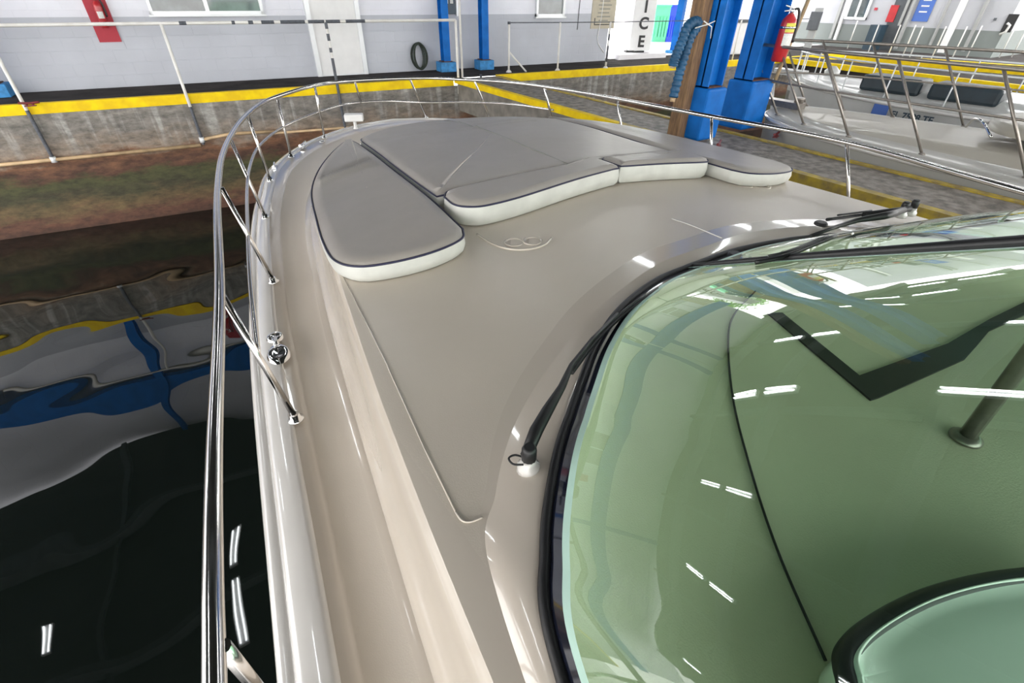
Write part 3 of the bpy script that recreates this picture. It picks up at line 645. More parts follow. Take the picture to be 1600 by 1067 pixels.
# white railing on the office quay
op=[atz(x,y,0) for x,y in ((1324,76),(1354,88),(1387,88),(1410,88),(1420,92),(1455,92),(1487,92),(1510,90),(1541,90),(1561,90),(1580,90))]
r_=thing('quay_railing',op[3],'row of slim white rail posts on the quay in front of the offices','railing')
for p in op:
    c=MB(); c.tube([(p.x,p.y,0),(p.x,p.y,.85)],.018,8); c.build('post','postwhite',r_)
# second finger pier
c=MB(); c.prism([(16.25,EV(16)+.1),(15.25,-10),(16.3,-10),(17.3,EV(17)+.1)],-.3,0); struct(c.build('floor_second_pier','asphalt'))
k=MB(); kerb(k,(16.2,EV(16),0),(15.2,-10,0),.12,.12,1); struct(k.build('trim_kerb_yellow_4','yellow'))
# ================================================================== the boat we stand on
BA=math.radians(5.5)
def bw(x,y,z): return Vector((2.04+x*math.cos(BA)+y*math.sin(BA), 2.17-x*math.sin(BA)+y*math.cos(BA), z+CZ))
def wb(p): dx,dy=p[0]-2.04,p[1]-2.17; return (dx*math.cos(BA)-dy*math.sin(BA), dx*math.sin(BA)+dy*math.cos(BA), p[2]-CZ)
def T(x,y):
    return -.98-.030*(y+1)-.075*(x/1.5)**2-.045*max(0,y-1.2)**2
gG=[(-2.12,-5.5),(-2.1,-2.5),(-2.08,-1.4),(-2.05,-.2),(-2.0,.6),(-1.94,1.4),(-1.85,2.12),(-1.66,3.05),(-1.21,3.86),(-.6,4.4),(0,4.62)]
gI=[(-2.01,-5.5),(-1.99,-2.5),(-1.97,-1.4),(-1.945,-.2),(-1.90,.6),(-1.84,1.38),(-1.75,2.08),(-1.56,2.98),(-1.13,3.76),(-.56,4.29),(0,4.5)]
gF=[(-1.8,-5.5),(-1.78,-2.5),(-1.75,-1.3),(-1.70,-.2),(-1.64,.6),(-1.58,1.2),(-1.45,1.9),(-1.2,2.6),(-.85,3.15),(-.42,3.45),(0,3.55)]
gC=[(-1.70,-5.5),(-1.69,-2.5),(-1.67,-1.3),(-1.61,-.2),(-1.55,.6),(-1.47,1.15),(-1.3,1.72),(-1.03,2.3),(-.70,2.72),(-.34,2.95),(0,3.02)]
gK=[(-1.67,-3.6),(-1.665,-2.5),(-1.6,-1.86),(-1.5,-1.68),(-1.38,-1.53),(-1.23,-1.4),(-1.05,-1.28),(-.85,-1.16),(-.6,-1.05),(-.3,-.95),(0,-.92)]
gB=[(-1.66,-3.6),(-1.65,-2.6),(-1.57,-2.08),(-1.48,-1.89),(-1.37,-1.74),(-1.24,-1.6),(-1.07,-1.46),(-.87,-1.31),(-.62,-1.17),(-.3,-1.06),(0,-1.02)]
gT=[(-1.28,-4.2),(-1.28,-3.4),(-1.26,-2.95),(-1.22,-2.8),(-1.15,-2.68),(-1.04,-2.56),(-.9,-2.45),(-.72,-2.34),(-.5,-2.25),(-.25,-2.19),(0,-2.17)]
def full(g):                                     # port half sampled, then mirrored to starboard
    h=[(p.x,p.y) for p in cr([(a,b,0) for a,b in g],10)]
    return h+[(-x,y) for x,y in h[:-1][::-1]]
LG,LI,LF,LC,LK,LB,LT=[full(g) for g in (gG,gI,gF,gC,gK,gB,gT)]
LK,LB,LT=[[(x,y+.2*max(0,min(x,1.2))) for x,y in L] for L in (LK,LB,LT)]
LB=[(x-.18*max(0,1-abs(x)/1.2),y) for x,y in LB]
ZD=-1.42; ZB=-1.0; ZT=-.42
boat=thing('motor_yacht',bw(0,-.5,-3.6),'beige motor yacht in the foreground with sun pads on its foredeck','boat')
N=len(LG)
def lerp2(a,b,t): return (a[0]+(b[0]-a[0])*t, a[1]+(b[1]-a[1])*t)
def rowf(fn): return [bw(*fn(i)) for i in range(N)]
# hull sides
h=MB(); rws=[]
for s,z in ((.0,-1.50),(.0,-1.62),(.03,-1.9),(.07,-2.4),(.12,-3.0),(.17,-3.5),(.22,-4.0)):
    rws.append(rowf(lambda i:(LG[i][0]*(1-s),LG[i][1]-(s*2.2*max(0,LG[i][1]+1)/5.6),z)))
h.grid(rws); h.build('hull','hull',boat)
# rub rail
rr=MB(); rr.tube([bw(LG[i][0]*1.008,LG[i][1]*1.004,-1.485) for i in range(N)],.035,10); rr.build('rub_rail','gelwhite',boat)
rr=MB(); rr.tube([bw(LG[i][0]*1.022,LG[i][1]*1.011,-1.50) for i in range(N)],.010,8); rr.build('rub_rail_insert','steel',boat)
# gunwale (white band)
g_=MB(); rws=[rowf(lambda i:(*LG[i],-1.50)),rowf(lambda i:(*LG[i],-1.44))]
for t,z in ((.08,-1.425),(.2,-1.415),(.55,-1.405),(.8,-1.402),(.95,-1.405),(1.0,-1.415)):
    rws.append(rowf(lambda i:(*lerp2(LG[i],LI[i],t),z)))
g_.grid(rws); g_.build('gunwale','gelwhite',boat)
# side deck: lip, recessed non-skid, then the trunk side
sd=MB(); rws=[]; ks=[]
for t,z,mt in ((0,-1.415,0),(.1,-1.418,0),(.2,-1.422,0),(.24,-1.43,1),(.5,-1.43,1),(.8,-1.428,1),(.86,-1.42,0),(1,-1.415,0)):
    rws.append(rowf(lambda i:(*lerp2(LI[i],LF[i],t),z))); ks.append(mt)
sd.grid(rws,mfun=lambda i,k:1 if (ks[i]==1) else 0); sd.build('side_deck',['gel','nonskid'],boat)
tr=MB(); rws=[]
for t in (0,.08,.2,.35,.5,.65,.8,.9,1.0):
    rws.append(rowf(lambda i:(*lerp2(LF[i],LC[i],t),-1.415+(T(*LC[i])-.006+1.415)*(ss(t)*.55+.45*math.sin(t*math.pi/2)))))
for t in (.015,.04,.08,.14,.2,.3,.4,.5,.6,.7,.8,.9,.97,1):
    rws.append(rowf(lambda i:(*lerp2(LC[i],LK[i],t),T(*lerp2(LC[i],LK[i],t)))))
def mtr(i,k):
    if i<10: return 0
    y=lerp2(LC[k],LK[k],.3)[1]
    return 1 if (y>-1.55 and 10<=i<=20) else 0
tr.grid(rws,mfun=mtr); tr.build('foredeck',['gel','nonskid'],boat)
cw=MB(); rws=[]
for t in (0,.15,.35,.6,.8,1): rws.append(rowf(lambda i:(*lerp2(LK[i],LB[i],t),T(*LK[i])+(ZB-T(*LK[i]))*ss(t**.6))))
rws.append(rowf(lambda i:(*lerp2(LK[i],LB[i],1.15),ZB-.03)))
cw.grid(rws); cw.build('windscreen_cowl','gel',boat)
# dash under the glass
ds=MB(); ZDA=-1.15
rws=[rowf(lambda i:(*lerp2(LK[i],LB[i],1.1),ZB-.01)),rowf(lambda i:(LB[i][0]*.97,LB[i][1]-.03,ZB-.08)),rowf(lambda i:(LB[i][0]*.94,LB[i][1]-.08,ZDA+.02)),rowf(lambda i:(LB[i][0]*.90,LB[i][1]-.15,ZDA))]
for t in (.25,.5,.75,1): rws.append(rowf(lambda i:(LB[i][0]*.90*(1-t*.0),(LB[i][1]-.15)*(1-t)+(-4.6)*t if LB[i][1]>-4.6 else LB[i][1],ZDA-.01*t)))
ds.grid(rws); ds.build('dashboard','dash',boat)
se=MB(); se.tube(cr([atz(x,y,ZDA+CZ+.004) for x,y in ((1180,455),(1148,490),(1138,530),(1145,620),(1172,730),(1215,860),(1290,1032))],8),.004,6); se.build('dashboard_seam','black',boat)
vt=MB(); vo=[(1198,490),(1222,490),(1342,588),(1480,538),(1545,500),(1600,473),(1680,430),(1690,470),(1600,493),(1545,518),(1525,542),(1507,562),(1373,622),(1360,626)]
pv=[atz(x,y,ZDA+CZ) for x,y in vo]
vt.prism([(p.x,p.y) for p in pv][::-1],ZDA+CZ-.003,ZDA+CZ+.006); vt.build('dashboard_trim','black',boat)
# pod (instrument hood) low on the right of the picture
po=[(1318,1067),(1312,1035),(1325,1010),(1352,985),(1400,955),(1455,930),(1525,910),(1600,898),(1700,893),(1800,930),(1830,1100),(1750,1300),(1500,1350),(1350,1250)]
pp=[atz(x,y,-1.06+CZ) for x,y in po]; pc=sum(pp,Vector())/len(pp); ring=cr(pp+[pp[0]],6)[:-1]
hd=MB(); rws=[]
for s,z in ((1.02,ZDA-.02),(1.02,-1.09),(1.0,-1.065),(.985,-1.06)): rws.append([Vector((pc.x+(p.x-pc.x)*s,pc.y+(p.y-pc.y)*s,z+CZ)) for p in ring+[ring[0]]])
hd.grid(rws); pod=hd.build('instrument_hood','pod',boat)
hd=MB(); rws=[]
for s,z in ((.93,-1.075),(.93,-1.045),(.90,-1.04),(.88,-1.043),(.86,-1.05),(.6,-1.045),(.3,-1.04),(.0,-1.04)): rws.append([Vector((pc.x+(p.x-pc.x)*s,pc.y+(p.y-pc.y)*s,z+CZ)) for p in ring+[ring[0]]])
hd.grid(rws); hd.build('hood_panel','pod',pod)
hd=MB(); hd.tube([Vector((pc.x+(p.x-pc.x)*.965,pc.y+(p.y-pc.y)*.965,-1.062+CZ)) for p in ring],.022,8,closed=True); hd.build('hood_gasket','black',pod)
# windscreen glass: one pane each side of the centre mullion
def gp(i,t):
    x,y=lerp2(LB[i],LT[i],t); z=ZB+(ZT-ZB)*t+.03*math.sin(math.pi*t)*min(1,abs(x)/.6)
    return bw(x*(1+.02*math.sin(math.pi*t)),y,z)
half=N//2; ts=[0,.055,.078,.12,.2,.3,.4,.5,.6,.7,.8,.9,1]
for nm,rng in (('port',range(0,half+1)),('starboard',range(half,N))):
    gl=MB(); gl.grid([[gp(i,t) for i in rng] for t in ts[2:]],flip=True); pane=gl.build('windscreen_pane','glass',boat)
    fb=MB(); fb.grid([[gp(i,t) for i in rng] for t in ts[:2]]); fb.build('frit_band','blackgloss',pane)
    fb=MB(); fb.grid([[gp(i,t) for i in rng] for t in ts[1:3]]); fb.build('sealant_line','sealant',pane)
    sg=-1 if nm=='port' else 1
    fb=MB(); fb.grid([[gp(half,t)+bw(sg*w_,0,0)-bw(0,0,0)+Vector((0,0,.001)) for w_ in (.03+.055*t,.045+.065*t)] for t in ts]); fb.build('sealant_line','sealant',pane)
gk=MB(); gk.tube([gp(i,0)+Vector((0,0,.004)) for i in range(N)],.014,8); gk.build('windscreen_gasket','black',boat)
ml=MB(); ml.tube([gp(half,t)+Vector((0,0,.003)) for t in ts],.009,8,r2=.02); ml.build('centre_mullion','black',boat)
fb=MB(); fb.grid([[gp(half,t)+bw(w_,0,0)-bw(0,0,0)+Vector((0,0,-.006)) for w_ in (-.016-.05*t,.016+.05*t)] for t in ts]); fb.build('mullion_frit','blackgloss',boat)
tf=MB(); tf.tube([gp(i,1) for i in range(N)],.018,8); tf.build('windscreen_top_frame','alu',boat)
# stay tube from dash to mullion
sb=atz(1508,685,ZDA+CZ+.0); st=gp(half,.93)
sy=MB(); sy.tube([sb,st],.023,10); sy=sy.build('windscreen_stay','brownsteel',boat)
s2=MB(); s2.lathe(sb,[(.045,0),(.045,.008),(.028,.02)],16); s2.build('stay_foot','brownsteel',sy)
# small black drain ovals on the cowl, cup recesses on the deck
def deckpt(x,y,add=0):
    z=-1.05
    for _ in range(6):
        p=atz(x,y,z+CZ); b=wb(p); z=T(b[0],b[1])
    return atz(x,y,z+CZ+add)
for x,y in ((1148,400),(1282,351)):
    p=atz(x,y,-.985+CZ); o=MB(); o.lathe(p,[(.034,0),(.034,.01),(.026,.016)],16); o.build('washer_jet','black',boat)
for x,y in ((803,379),(832,377),(1165,290),(1192,292)):
    p=deckpt(x,y); o=MB(); o.lathe(p+Vector((0,0,-.002)),[(.05,0),(.05,.006),(.042,.008),(.038,.001)],20); o.build('drinks_recess','gel',boat)
pl=MB(); pl.tube(cr([deckpt(x,y,.003) for x,y in ((745,366),(765,379),(790,388),(820,390),(848,384),(862,372))],6),.006,6); pl.build('deck_lip','gel',boat)
pl=MB(); pl.tube(cr([deckpt(x,y,.001) for x,y in ((1050,342),(1080,352),(1128,372))],6),.004,6); pl.build('deck_seam','gelwhite',boat)
edge=[]
for i in range(6,52):
    a=lerp2(LC[i],LK[i],.03)
    if a[1]>-1.5: edge.append(bw(a[0],a[1],T(*a)+.001))
hk=[deckpt(x,y,.002) for x,y in ((712,800),(722,813),(736,815),(754,808))]
pl=MB(); pl.tube(cr(hk+[],6),.003,6); pl.build('panel_edge','gel',boat)
pl=MB(); pl.tube([deckpt(x,y,.001) for x,y in ((529,417),(600,560),(663,700),(712,800))],.0025,6); pl.build('panel_edge','gel',boat)
# ---- bow rail
ZR=-.85
rl=[atz(x,y,ZR+CZ) for x,y in ((335,1067),(333,900),(335,700),(343,455),(340,300),(352,230),(385,180),(430,152),(520,129),(650,122),(720,124),(800,129),(900,143),(1100,180),(1320,222),(1600,300))]
rl=[rl[0]*2-rl[1]]+rl; rl[0]=rl[1]+(rl[1]-rl[2])*4
rl.append(rl[-1]+(rl[-1]-rl[-2])*2)
rail=MB(); rail.tube(cr(rl,10),.0175,14); rail=rail.build('bow_rail','steel',boat)
ZM=-1.12
ml_=[atz(x,y,ZM+CZ) for x,y in ((403,556),(391,440),(387,360),(386,300),(390,262),(405,228),(440,200),(485,180),(540,163),(600,158),(660,160),(730,160),(800,163),(865,172))]
mr=MB(); mr.tube(cr(ml_,8),.0115,10); mr.build('middle_rail','steel',rail)
stan=[((463,655),(343,455)),((428,440),(346,293)),((415,340),(357.5,212)),((422.5,282),(386,178)),((455,245),(432.5,151)),((507,215),(492,135)),((666,184),(640,122)),((762,186),(741,125)),((865,197),(850,134)),((972,210),(964,153)),((1113,232),(1112,183)),((440,1120),(348,1010))]
def chain_top(x,y): return atz(x,y,ZR+CZ)
for k,((bx_,by_),(tx,ty)) in enumerate(stan):
    zb=-1.405
    if k in (9,10): pass
    a=atz(bx_,by_,zb+CZ); b=chain_top(tx,ty)
    if 6<k<11:
        ln=math.hypot(bx_-tx,by_-ty); best=None
        for x,y in LI[N//2:]:
            q_=bw(x*.985,y,zb); e_=W2.transposed()@(q_-Vector((0,0,CZ))); e_=RR@e_; px_,py_=e_[0]/e_[2]*F+800,e_[1]/e_[2]*F+533.5
            ds_=abs((px_-tx)*(by_-ty)-(py_-ty)*(bx_-tx))/ln+(0 if py_>by_-6 else 50)
            if best is None or ds_<best[0]: best=(ds_,q_)
        a=best[1]
    s=MB(); s.tube([a,b],.0125,10); s=s.build('stanchion','steel',rail)
    ft=MB(); ax=(b-a).normalized(); ft.lathe(a+Vector((0,0,-.002)),[(.032,0),(.032,.006),(.02,.012),(.018,.03)],14,axis=(ax*.35+Vector((0,0,.8)))); ft.build('stanchion_foot','chrome',s)
b=chain_top(1323,222); a=Vector((b.x+.07,b.y-.22,-1.405+CZ)); s=MB(); s.tube([a,b],.0125,10); s.build('stanchion','steel',rail)
s=MB(); s.tube([atz(564,160,ZM+CZ),chain_top(554,126)],.011,8); s.build('stanchion','steel',rail)
# ---- deck fittings of the yacht
def deck_cleat(p,s,rz,label):
    return cleat(p,s,rz,'chrome',label,name='yacht_cleat',group='chrome cleats on the yacht gunwale')
fit=MB(); p=atz(434,545,-1.40+CZ)
fr_=thing('fairlead_cleat',p,'large chrome pop up cleat on the white gunwale beside the side deck','cleat')
dv=(bw(0,1,0)-bw(0,0,0)).normalized(); sv=Vector((dv.y,-dv.x,0))
for nm,cx,ra,rb in (('front_horn',.10,.036,.036),('rear_horn',-.05,.046,.07)):
    c=MB(); cc=p+dv*cx
    rws=[]
    for s,z in ((1.15,0),(1.05,.010),(.9,.017),(.5,.012),(.02,.010)): rws.append([cc+sv*(ra*s*math.cos(2*math.pi*k/20))+dv*(rb*s*math.sin(2*math.pi*k/20))+Vector((0,0,z)) for k in range(21)])
    c.grid(rws); c.build(nm,'chrome',fr_)
c=MB(); c.tube([p+dv*.08+Vector((0,0,.014)),p-dv*.0+Vector((0,0,.014))],.013,10); c.build('bar','chrome',fr_)
deck_cleat(atz(474,230,-1.40+CZ),.09,1.0,'chrome cleat on the gunwale near the bow of the yacht')
deck_cleat(atz(429,262,-1.40+CZ),.07,1.3,'chrome cleat on the port gunwale aft of the bow cleat')
p=atz(556,201,-1.40+CZ)
r_=thing('bow_light',p,'white rectangular bow light on a short stem at the yacht bow','light')
c=MB(); c.lathe(p,[(.035,0),(.02,.02),(.018,.10)],12); c.build('stem','white',r_)
c=MB(); c.obox((p.x,p.y,p.z+.13),.11,.06,.04,-.4); c.build('lamp_housing','white',r_,bevel=.01)
c=MB(); p=atz(503,222,-1.405+CZ); c.lathe(p,[(.03,0),(.028,.012),(.01,.018)],14); tag(c.build('deck_filler_cap','chrome'),'small round chrome cap on the foredeck edge by the bow','cap')
# ---- cushions
def offs(poly,d):                                # shrink a closed outline by d
    n=len(poly); out=[]
    for i in range(n):
        a=poly[i-1]; b=poly[(i+1)%n]; tx,ty=b[0]-a[0],b[1]-a[1]; L=math.hypot(tx,ty) or 1
        out.append((poly[i][0]-ty/L*d,poly[i][1]+tx/L*d))
    return out
def cushion(name,ctrl,th,label,top=0.0,group=None,wob=1.0,cen=None,zadd=None,ridge=None):
    pl=[(p.x,p.y) for p in cr([(a,b,0) for a,b in ctrl+[ctrl[0]]],7)[:-1]]
    ar=sum(pl[i-1][0]*pl[i][1]-pl[i][0]*pl[i-1][1] for i in range(len(pl)))
    if ar<0: pl=pl[::-1]
    cx=sum(p[0] for p in pl)/len(pl); cy=sum(p[1] for p in pl)/len(pl)
    if cen: cx,cy=cen
    base=lambda x,y: T(x,y)+.004
    tz=lambda x,y: T(x,y)+th+(zadd(x,y) if zadd else 0)
    r=thing(name,bw(cx,cy,base(cx,cy)),label,'cushion',group)
    def ringrow(poly,zf): 
        q=[bw(x,y,zf(x,y)) for x,y in poly]; return q+[q[0]]
    rws=[ringrow(offs(pl,.02),lambda x,y:base(x,y)),ringrow(pl,lambda x,y:base(x,y)+.02),ringrow(offs(pl,-.008),lambda x,y:base(x,y)+(tz(x,y)-base(x,y))*.5),ringrow(pl,lambda x,y:tz(x,y)-.012)]
    c=MB(); c.grid(rws); c.build('side_panel','vinylside',r)
    rws=[ringrow(pl,lambda x,y:tz(x,y)-.012),ringrow(offs(pl,.012),lambda x,y:tz(x,y)+.002),ringrow(offs(pl,.05),lambda x,y:tz(x,y)+.012)]
    ip=offs(pl,.05)
    def bump(x,y):
        v=.004*wob*math.sin(5*x+3*y)*math.sin(4*y-2*x+1)
        if ridge: v+=ridge(x,y)
        return v
    for s in [1-k/30 for k in range(1,30)]+[.01]:
        rws.append([bw(x,y,tz(x,y)+.013+bump(x,y)) for x,y in [(cx+(a-cx)*s,cy+(b-cy)*s) for a,b in ip+[ip[0]]]])
    c=MB(); c.grid(rws); c.build('top_panel','vinyl',r)
    c=MB(); c.tube([bw(x,y,tz(x,y)-.008) for x,y in offs(pl,-.002)],.005,6,closed=True); c.build('piping','navy',r)
    return r
PP=[(-1.0,-.30),(-1.05,-.40),(-1.2,-.45),(-1.38,-.44),(-1.53,-.38),(-1.61,-.25),(-1.62,-.02),(-1.6,.3),(-1.55,.8),(-1.45,1.2),(-1.3,1.6),(-1.17,1.9),(-1.07,2.1),(-1.02,2.05),(-1.01,1.5),(-1.0,.9),(-.985,.2)]
def rdg(cy0,sl,h=.022):
    return lambda x,y: h*math.exp(-((y-cy0-sl*(x+1.3))/.05)**2)-h*.7*math.exp(-((y-cy0-.1-sl*(x+1.3))/.05)**2)
cushion('sun_pad',PP,.10,'narrow grey sun pad with white rounded end on the left of the foredeck',cen=(-1.25,.6),ridge=rdg(1.0,.5))
cushion('sun_pad',[(-x,y+.12) for x,y in PP],.10,'narrow grey sun pad on the right side of the foredeck, nearest the pier',cen=(1.25,.7))
CP=[(-.94,.22),(-.955,.6),(-.965,1.2),(-.96,1.95),(-.9,2.15),(-.75,2.35),(-.42,2.6),(0,2.68),(.42,2.6),(.75,2.35),(.9,2.15),(.96,1.95),(.965,1.2),(.955,.7),(.95,.33),(.6,.31),(.25,.31),(-.1,.27),(-.5,.24)]
def crg(x,y):
    v=.010*math.exp(-((y-1.75-.15*x)/.04)**2)-.008*math.exp(-((y-1.85-.15*x)/.05)**2)
    v+=.006*math.exp(-((y-2.15+.3*x)/.04)**2)
    return v
cushion('sun_pad',CP,.10,'large central grey sun pad covering the middle of the foredeck',cen=(0,1.4),ridge=crg)
c=MB(); c.tube([bw(.0,y,T(0,y)+.113+crg(0,y)) for y in [.3+.08*k for k in range(29)]],.0035,5); c.build('middle_seam','print',bpy.data.objects['sun_pad.002'])
za=lambda x,y: .022*ss((.25-y)/.2)
cushion('bolster_cushion',[(-.93,.12),(-.93,-.02),(-.88,-.10),(-.78,-.14),(-.54,-.12),(-.12,-.02),(.16,.04),(.235,.07),(.235,.27),(.2,.29),(-.1,.25),(-.5,.22),(-.85,.20)],.125,'thick bolster cushion with white back, left of the two behind the centre pad',cen=(-.35,.1),wob=0)
cushion('bolster_cushion',[(.265,.08),(.35,.06),(.59,.02),(.85,-.03),(.94,-.02),(.98,.06),(.98,.24),(.94,.29),(.6,.29),(.35,.29),(.265,.27)],.125,'thick bolster cushion with white back, right of the two behind the centre pad',cen=(.62,.14),wob=0)
# ---- wipers
GR=[(i,t/40) for i in range(0,N) for t in range(0,41)]
def onglass(x,y,add):
    best=None
    for i,t in GR:
        q_=gp(i,t); e_=RR@(W2.transposed()@(q_-Vector((0,0,CZ))))
        if e_[2]<=0: continue
        d_=(e_[0]/e_[2]*F+800-x)**2+(e_[1]/e_[2]*F+533.5-y)**2+.02*e_[2]*100
        if best is None or d_<best[0]: best=(d_,q_)
    return best[1]+Vector((0,0,add))
def wiper(pivot,armpts,blade,label,z0=-.985):
    pv=atz(*pivot,z0+CZ)
    r=thing('windscreen_wiper',pv,label,'wiper','wipers of the yacht windscreen')
    c=MB(); c.lathe(pv+Vector((0,0,-.03)),[(.032,0),(.030,.02),(.022,.03),(.020,.045)],16); c.build('spindle_boss','gelwhite',r)
    A=[atz(x,y,z+CZ) if z<0 else onglass(x,y,z) for x,y,z in armpts]
    c=MB(); c.tube(A,[.016,.019,.017,.012,.008,.007,.006][:len(A)],8); arm=c.build('arm','black',r)
    c=MB(); c.lathe(pv,[(.02,0),(.02,.05),(.014,.06)],12); c.build('arm_cap','black',arm)
    B=[atz(x,y,z+CZ) if z<0 else onglass(x,y,z) for x,y,z in blade]
    c=MB(); c.tube(cr(B,5),.009,8); bl=c.build('blade','black',r)
    c=MB(); c.tube([b+Vector((0,0,.018)) for b in cr(B,5)[2:-2]],.005,6); c.build('blade_spine','black',bl)
    return r
r_=wiper((826,722),((822,712,-.955),(838,672,-.94),(856,640,-.93),(878,604,-.925),(893,570,-.925),(925,530,-.93),(965,490,-.94)),((893,582,-.965),(930,533,-.965),(975,490,-.965),(1028,452,-.965)),'black wiper parked along the left edge of the windscreen')
c=MB(); c.tube(cr([atz(x,y,-.97+CZ) for x,y in ((822,716),(805,711),(795,716),(802,725),(818,726))],6),.003,6); c.build('washer_hose','black',r_)
wiper((1410,331),((1412,328,-.94),(1395,334,-.93),(1370,342,.05),(1330,357,.05),(1295,370,.045),(1262,386,.04)),((1175,414,.012),(1225,404,.014),(1262,390,.016),(1300,374,.016)),'black wiper reaching across the middle of the windscreen')
wiper((1425,328),((1422,326,-.95),(1395,330,-.96),(1350,336,-.97)),((1292,343,-.985),(1330,338,-.985),(1380,331,-.985)),'short black wiper lying at the right foot of the windscreen')
# ================================================================== neighbouring boats
def other_boat(name,bow,yaw,hb,zg,crown,length,label,mats,hullm,hz,nose=1.0,pr=None):
    """bow: world (u,v) of the stem; yaw: bearing aft; hb: half beam"""
    ca,sa=math.cos(yaw),math.sin(yaw)
    def P(x,y,z): return Vector((bow[0]+x*ca-y*sa, bow[1]-x*sa-y*ca, z))   # y runs aft from the stem
    r=thing(name,P(0,length*.4,WATER),label,'boat')
    pr=pr or [(0,0),(.16*hb,.10),(.42*hb,.42),(.68*hb,1.0),(.86*hb,1.75),(.97*hb,2.8),(hb,4.0),(hb,length)]
    port=[(p.x,p.y) for p in cr([(-a,b*nose if b<length else b,0) for a,b in pr[::-1]],6)]; L=port+[(-x,y) for x,y in port[:-1][::-1]]
    def zz(y): return zg+.10*math.exp(-y/1.5)
    h=MB(); rws=[]
    for s,f in ((0,0),(.02,.18),(.08,.5),(.16,.85),(.25,1.15)):
        rws.append([P(x*(1-s),y+s*1.2*math.exp(-y/3),zz(y)-f*(zg-WATER)) for x,y in L])
    h.grid(rws,mfun=lambda i,k:1 if i==0 else 0); h.build('hull',[hullm,mats[0]],r)
    d=MB(); rws=[]
    for s,dz in ((1,0),(.97,.03),(.90,.035),(.80,.03),(.74,.05),(.68,.12*1),(.6,.7),(.45,.88),(.3,.95),(.15,.99),(0.0,1.0)):
        cz=dz if dz<.1 else None
        rws.append([P(x*s,(y*1.0+(1-s)*1.1) if y<2 else y+(1-s)*1.1*math.exp(-(y-2)),zz(y)+(dz if cz is not None else .05+crown*dz*ss(y/3.0))) for x,y in L])
    d.grid(rws,mfun=lambda i,k:0 if i<4 else 1); d.build('deck',mats,r)
    t=MB(); t.tube([P(x*1.01,y,zz(y)-.03) for x,y in L],.03,8); t.build('rub_rail','gelwhite',r)
    return r,P,zz,L
b2,P2,z2,L2=other_boat('cruiser',(7.5,4.35),math.radians(-9),1.8,.09,.09,14,'large taupe cabin cruiser moored beyond the pier with weathered rails',['boatlight','boatgrey'],'hull',0,
   pr=[(0,0),(.3,.07),(.62,.34),(.88,.85),(1.08,1.6),(1.28,2.6),(1.45,3.6),(1.68,5.5),(1.8,14)])
def pipe(pts,r,nm,m,par,n=8):
    c=MB(); c.tube(pts,r,n); return c.build(nm,m,par)
def side2(d,k,z,f=0.0):      # point on the rail line d metres aft of the stem, k = -1 port, 1 starboard
    P=[(0,0),(.3,.07),(.62,.34),(.88,.85),(1.08,1.6),(1.28,2.6),(1.45,3.6),(1.68,5.5),(1.8,14)]
    for (x0,y0),(x1,y1) in zip(P,P[1:]):
        if y0<=d<=y1:
            x=x0+(x1-x0)*(d-y0)/(y1-y0); return P2(k*x*.88,d-f,z)
ds=[7,5,3.6,2.6,1.6,.85,.34,.07]
rp_=[side2(d,-1,1.02,.6) for d in ds]+[P2(0,-.62,1.02)]+[side2(d,1,1.02,.6) for d in ds[::-1]]
br=pipe(cr(rp_,6),.019,'bow_rail','brownsteel',b2,10)
rp_=[side2(d,-1,.62,.28) for d in ds]+[P2(0,-.30,.62)]+[side2(d,1,.62,.28) for d in ds[::-1]]
pipe(cr(rp_,6),.012,'middle_rail','brownsteel',br)
for k in (-1,1):
    for d in (.3,.75,1.35,2.15,3.05,4.4):
        bp=side2(d,k,z2(d)+.04); s=pipe([bp,side2(d,k,1.02,.6)],.015,'stanchion','brownsteel',br); c=MB(); c.lathe(bp-Vector((0,0,.003)),[(.035,0),(.03,.012),(.02,.02)],10); c.build('stanchion_foot','brownsteel',s)
c=MB(); c.obox(tuple(P2(0,.15,.28)),.09,.28,.04,0); c.tube([P2(-.05,-.1,.30),P2(.05,-.35,.28)],.02,8); c.lathe(P2(.0,.35,.28),[(.07,0),(.06,.08),(.07,.1)],12); c.build('anchor_windlass','brownsteel',b2)
c=MB(); rws=[]
for s,z in ((1,0),(1,.07),(.9,.1),(.5,.115),(.02,.12)): rws.append([P2(.25+x*s*.8,3.3+y*s,.34+z+.02*0) for x,y in [(1.05*math.cos(q)*(abs(math.cos(q))**-.3 if abs(math.cos(q))>.01 else 1),.85*math.sin(q)) for q in [2*math.pi*k/32 for k in range(33)]]])
c.grid(rws); c.build('forward_hatch','boatgrey',b2)
c=MB(); c.tube(cr([P2(-.15,2.3,.34),P2(-.3,2.35,.45),P2(-.45,2.45,.45),P2(-.6,2.6,.34)],5),.014,8); c.build('grab_handle','chrome',b2)
# third boat: white with registration
b3,P3,z3,L3=other_boat('runabout',(11.0,6.1),math.radians(-4),1.3,.13,.12,9,'white open boat with dark cushions and registration number on its bow',['boatwhite','boatwhite'],'hullgrey',0)
for (x0,y0),lab in (((-.55,2.0),'far'),((-.62,3.05),'near')):
    c=MB(); P=P3(x0,y0,.3); c.obox(tuple(P3(x0,y0,.34)),.26,.46,.12,math.radians(3)); tag(c.build('bow_cushion','cushion',bevel=.05),'dark teal cushion on the white boat, the one %s'%('closer to its bow' if lab=='far' else 'farther from its bow'),'cushion','dark cushions on the white boat')
c=MB(); c.add([P3(-1.33,2.15,.0),P3(-1.345,2.45,.0),P3(-1.345,2.45,-.14),P3(-1.33,2.15,-.14)],[(0,1,2,3)])
c=MB(); pa=atu(1401,168,9.9); 
rg=[]; 
for x,y in ((1402,163),(1409,170)):
    pass
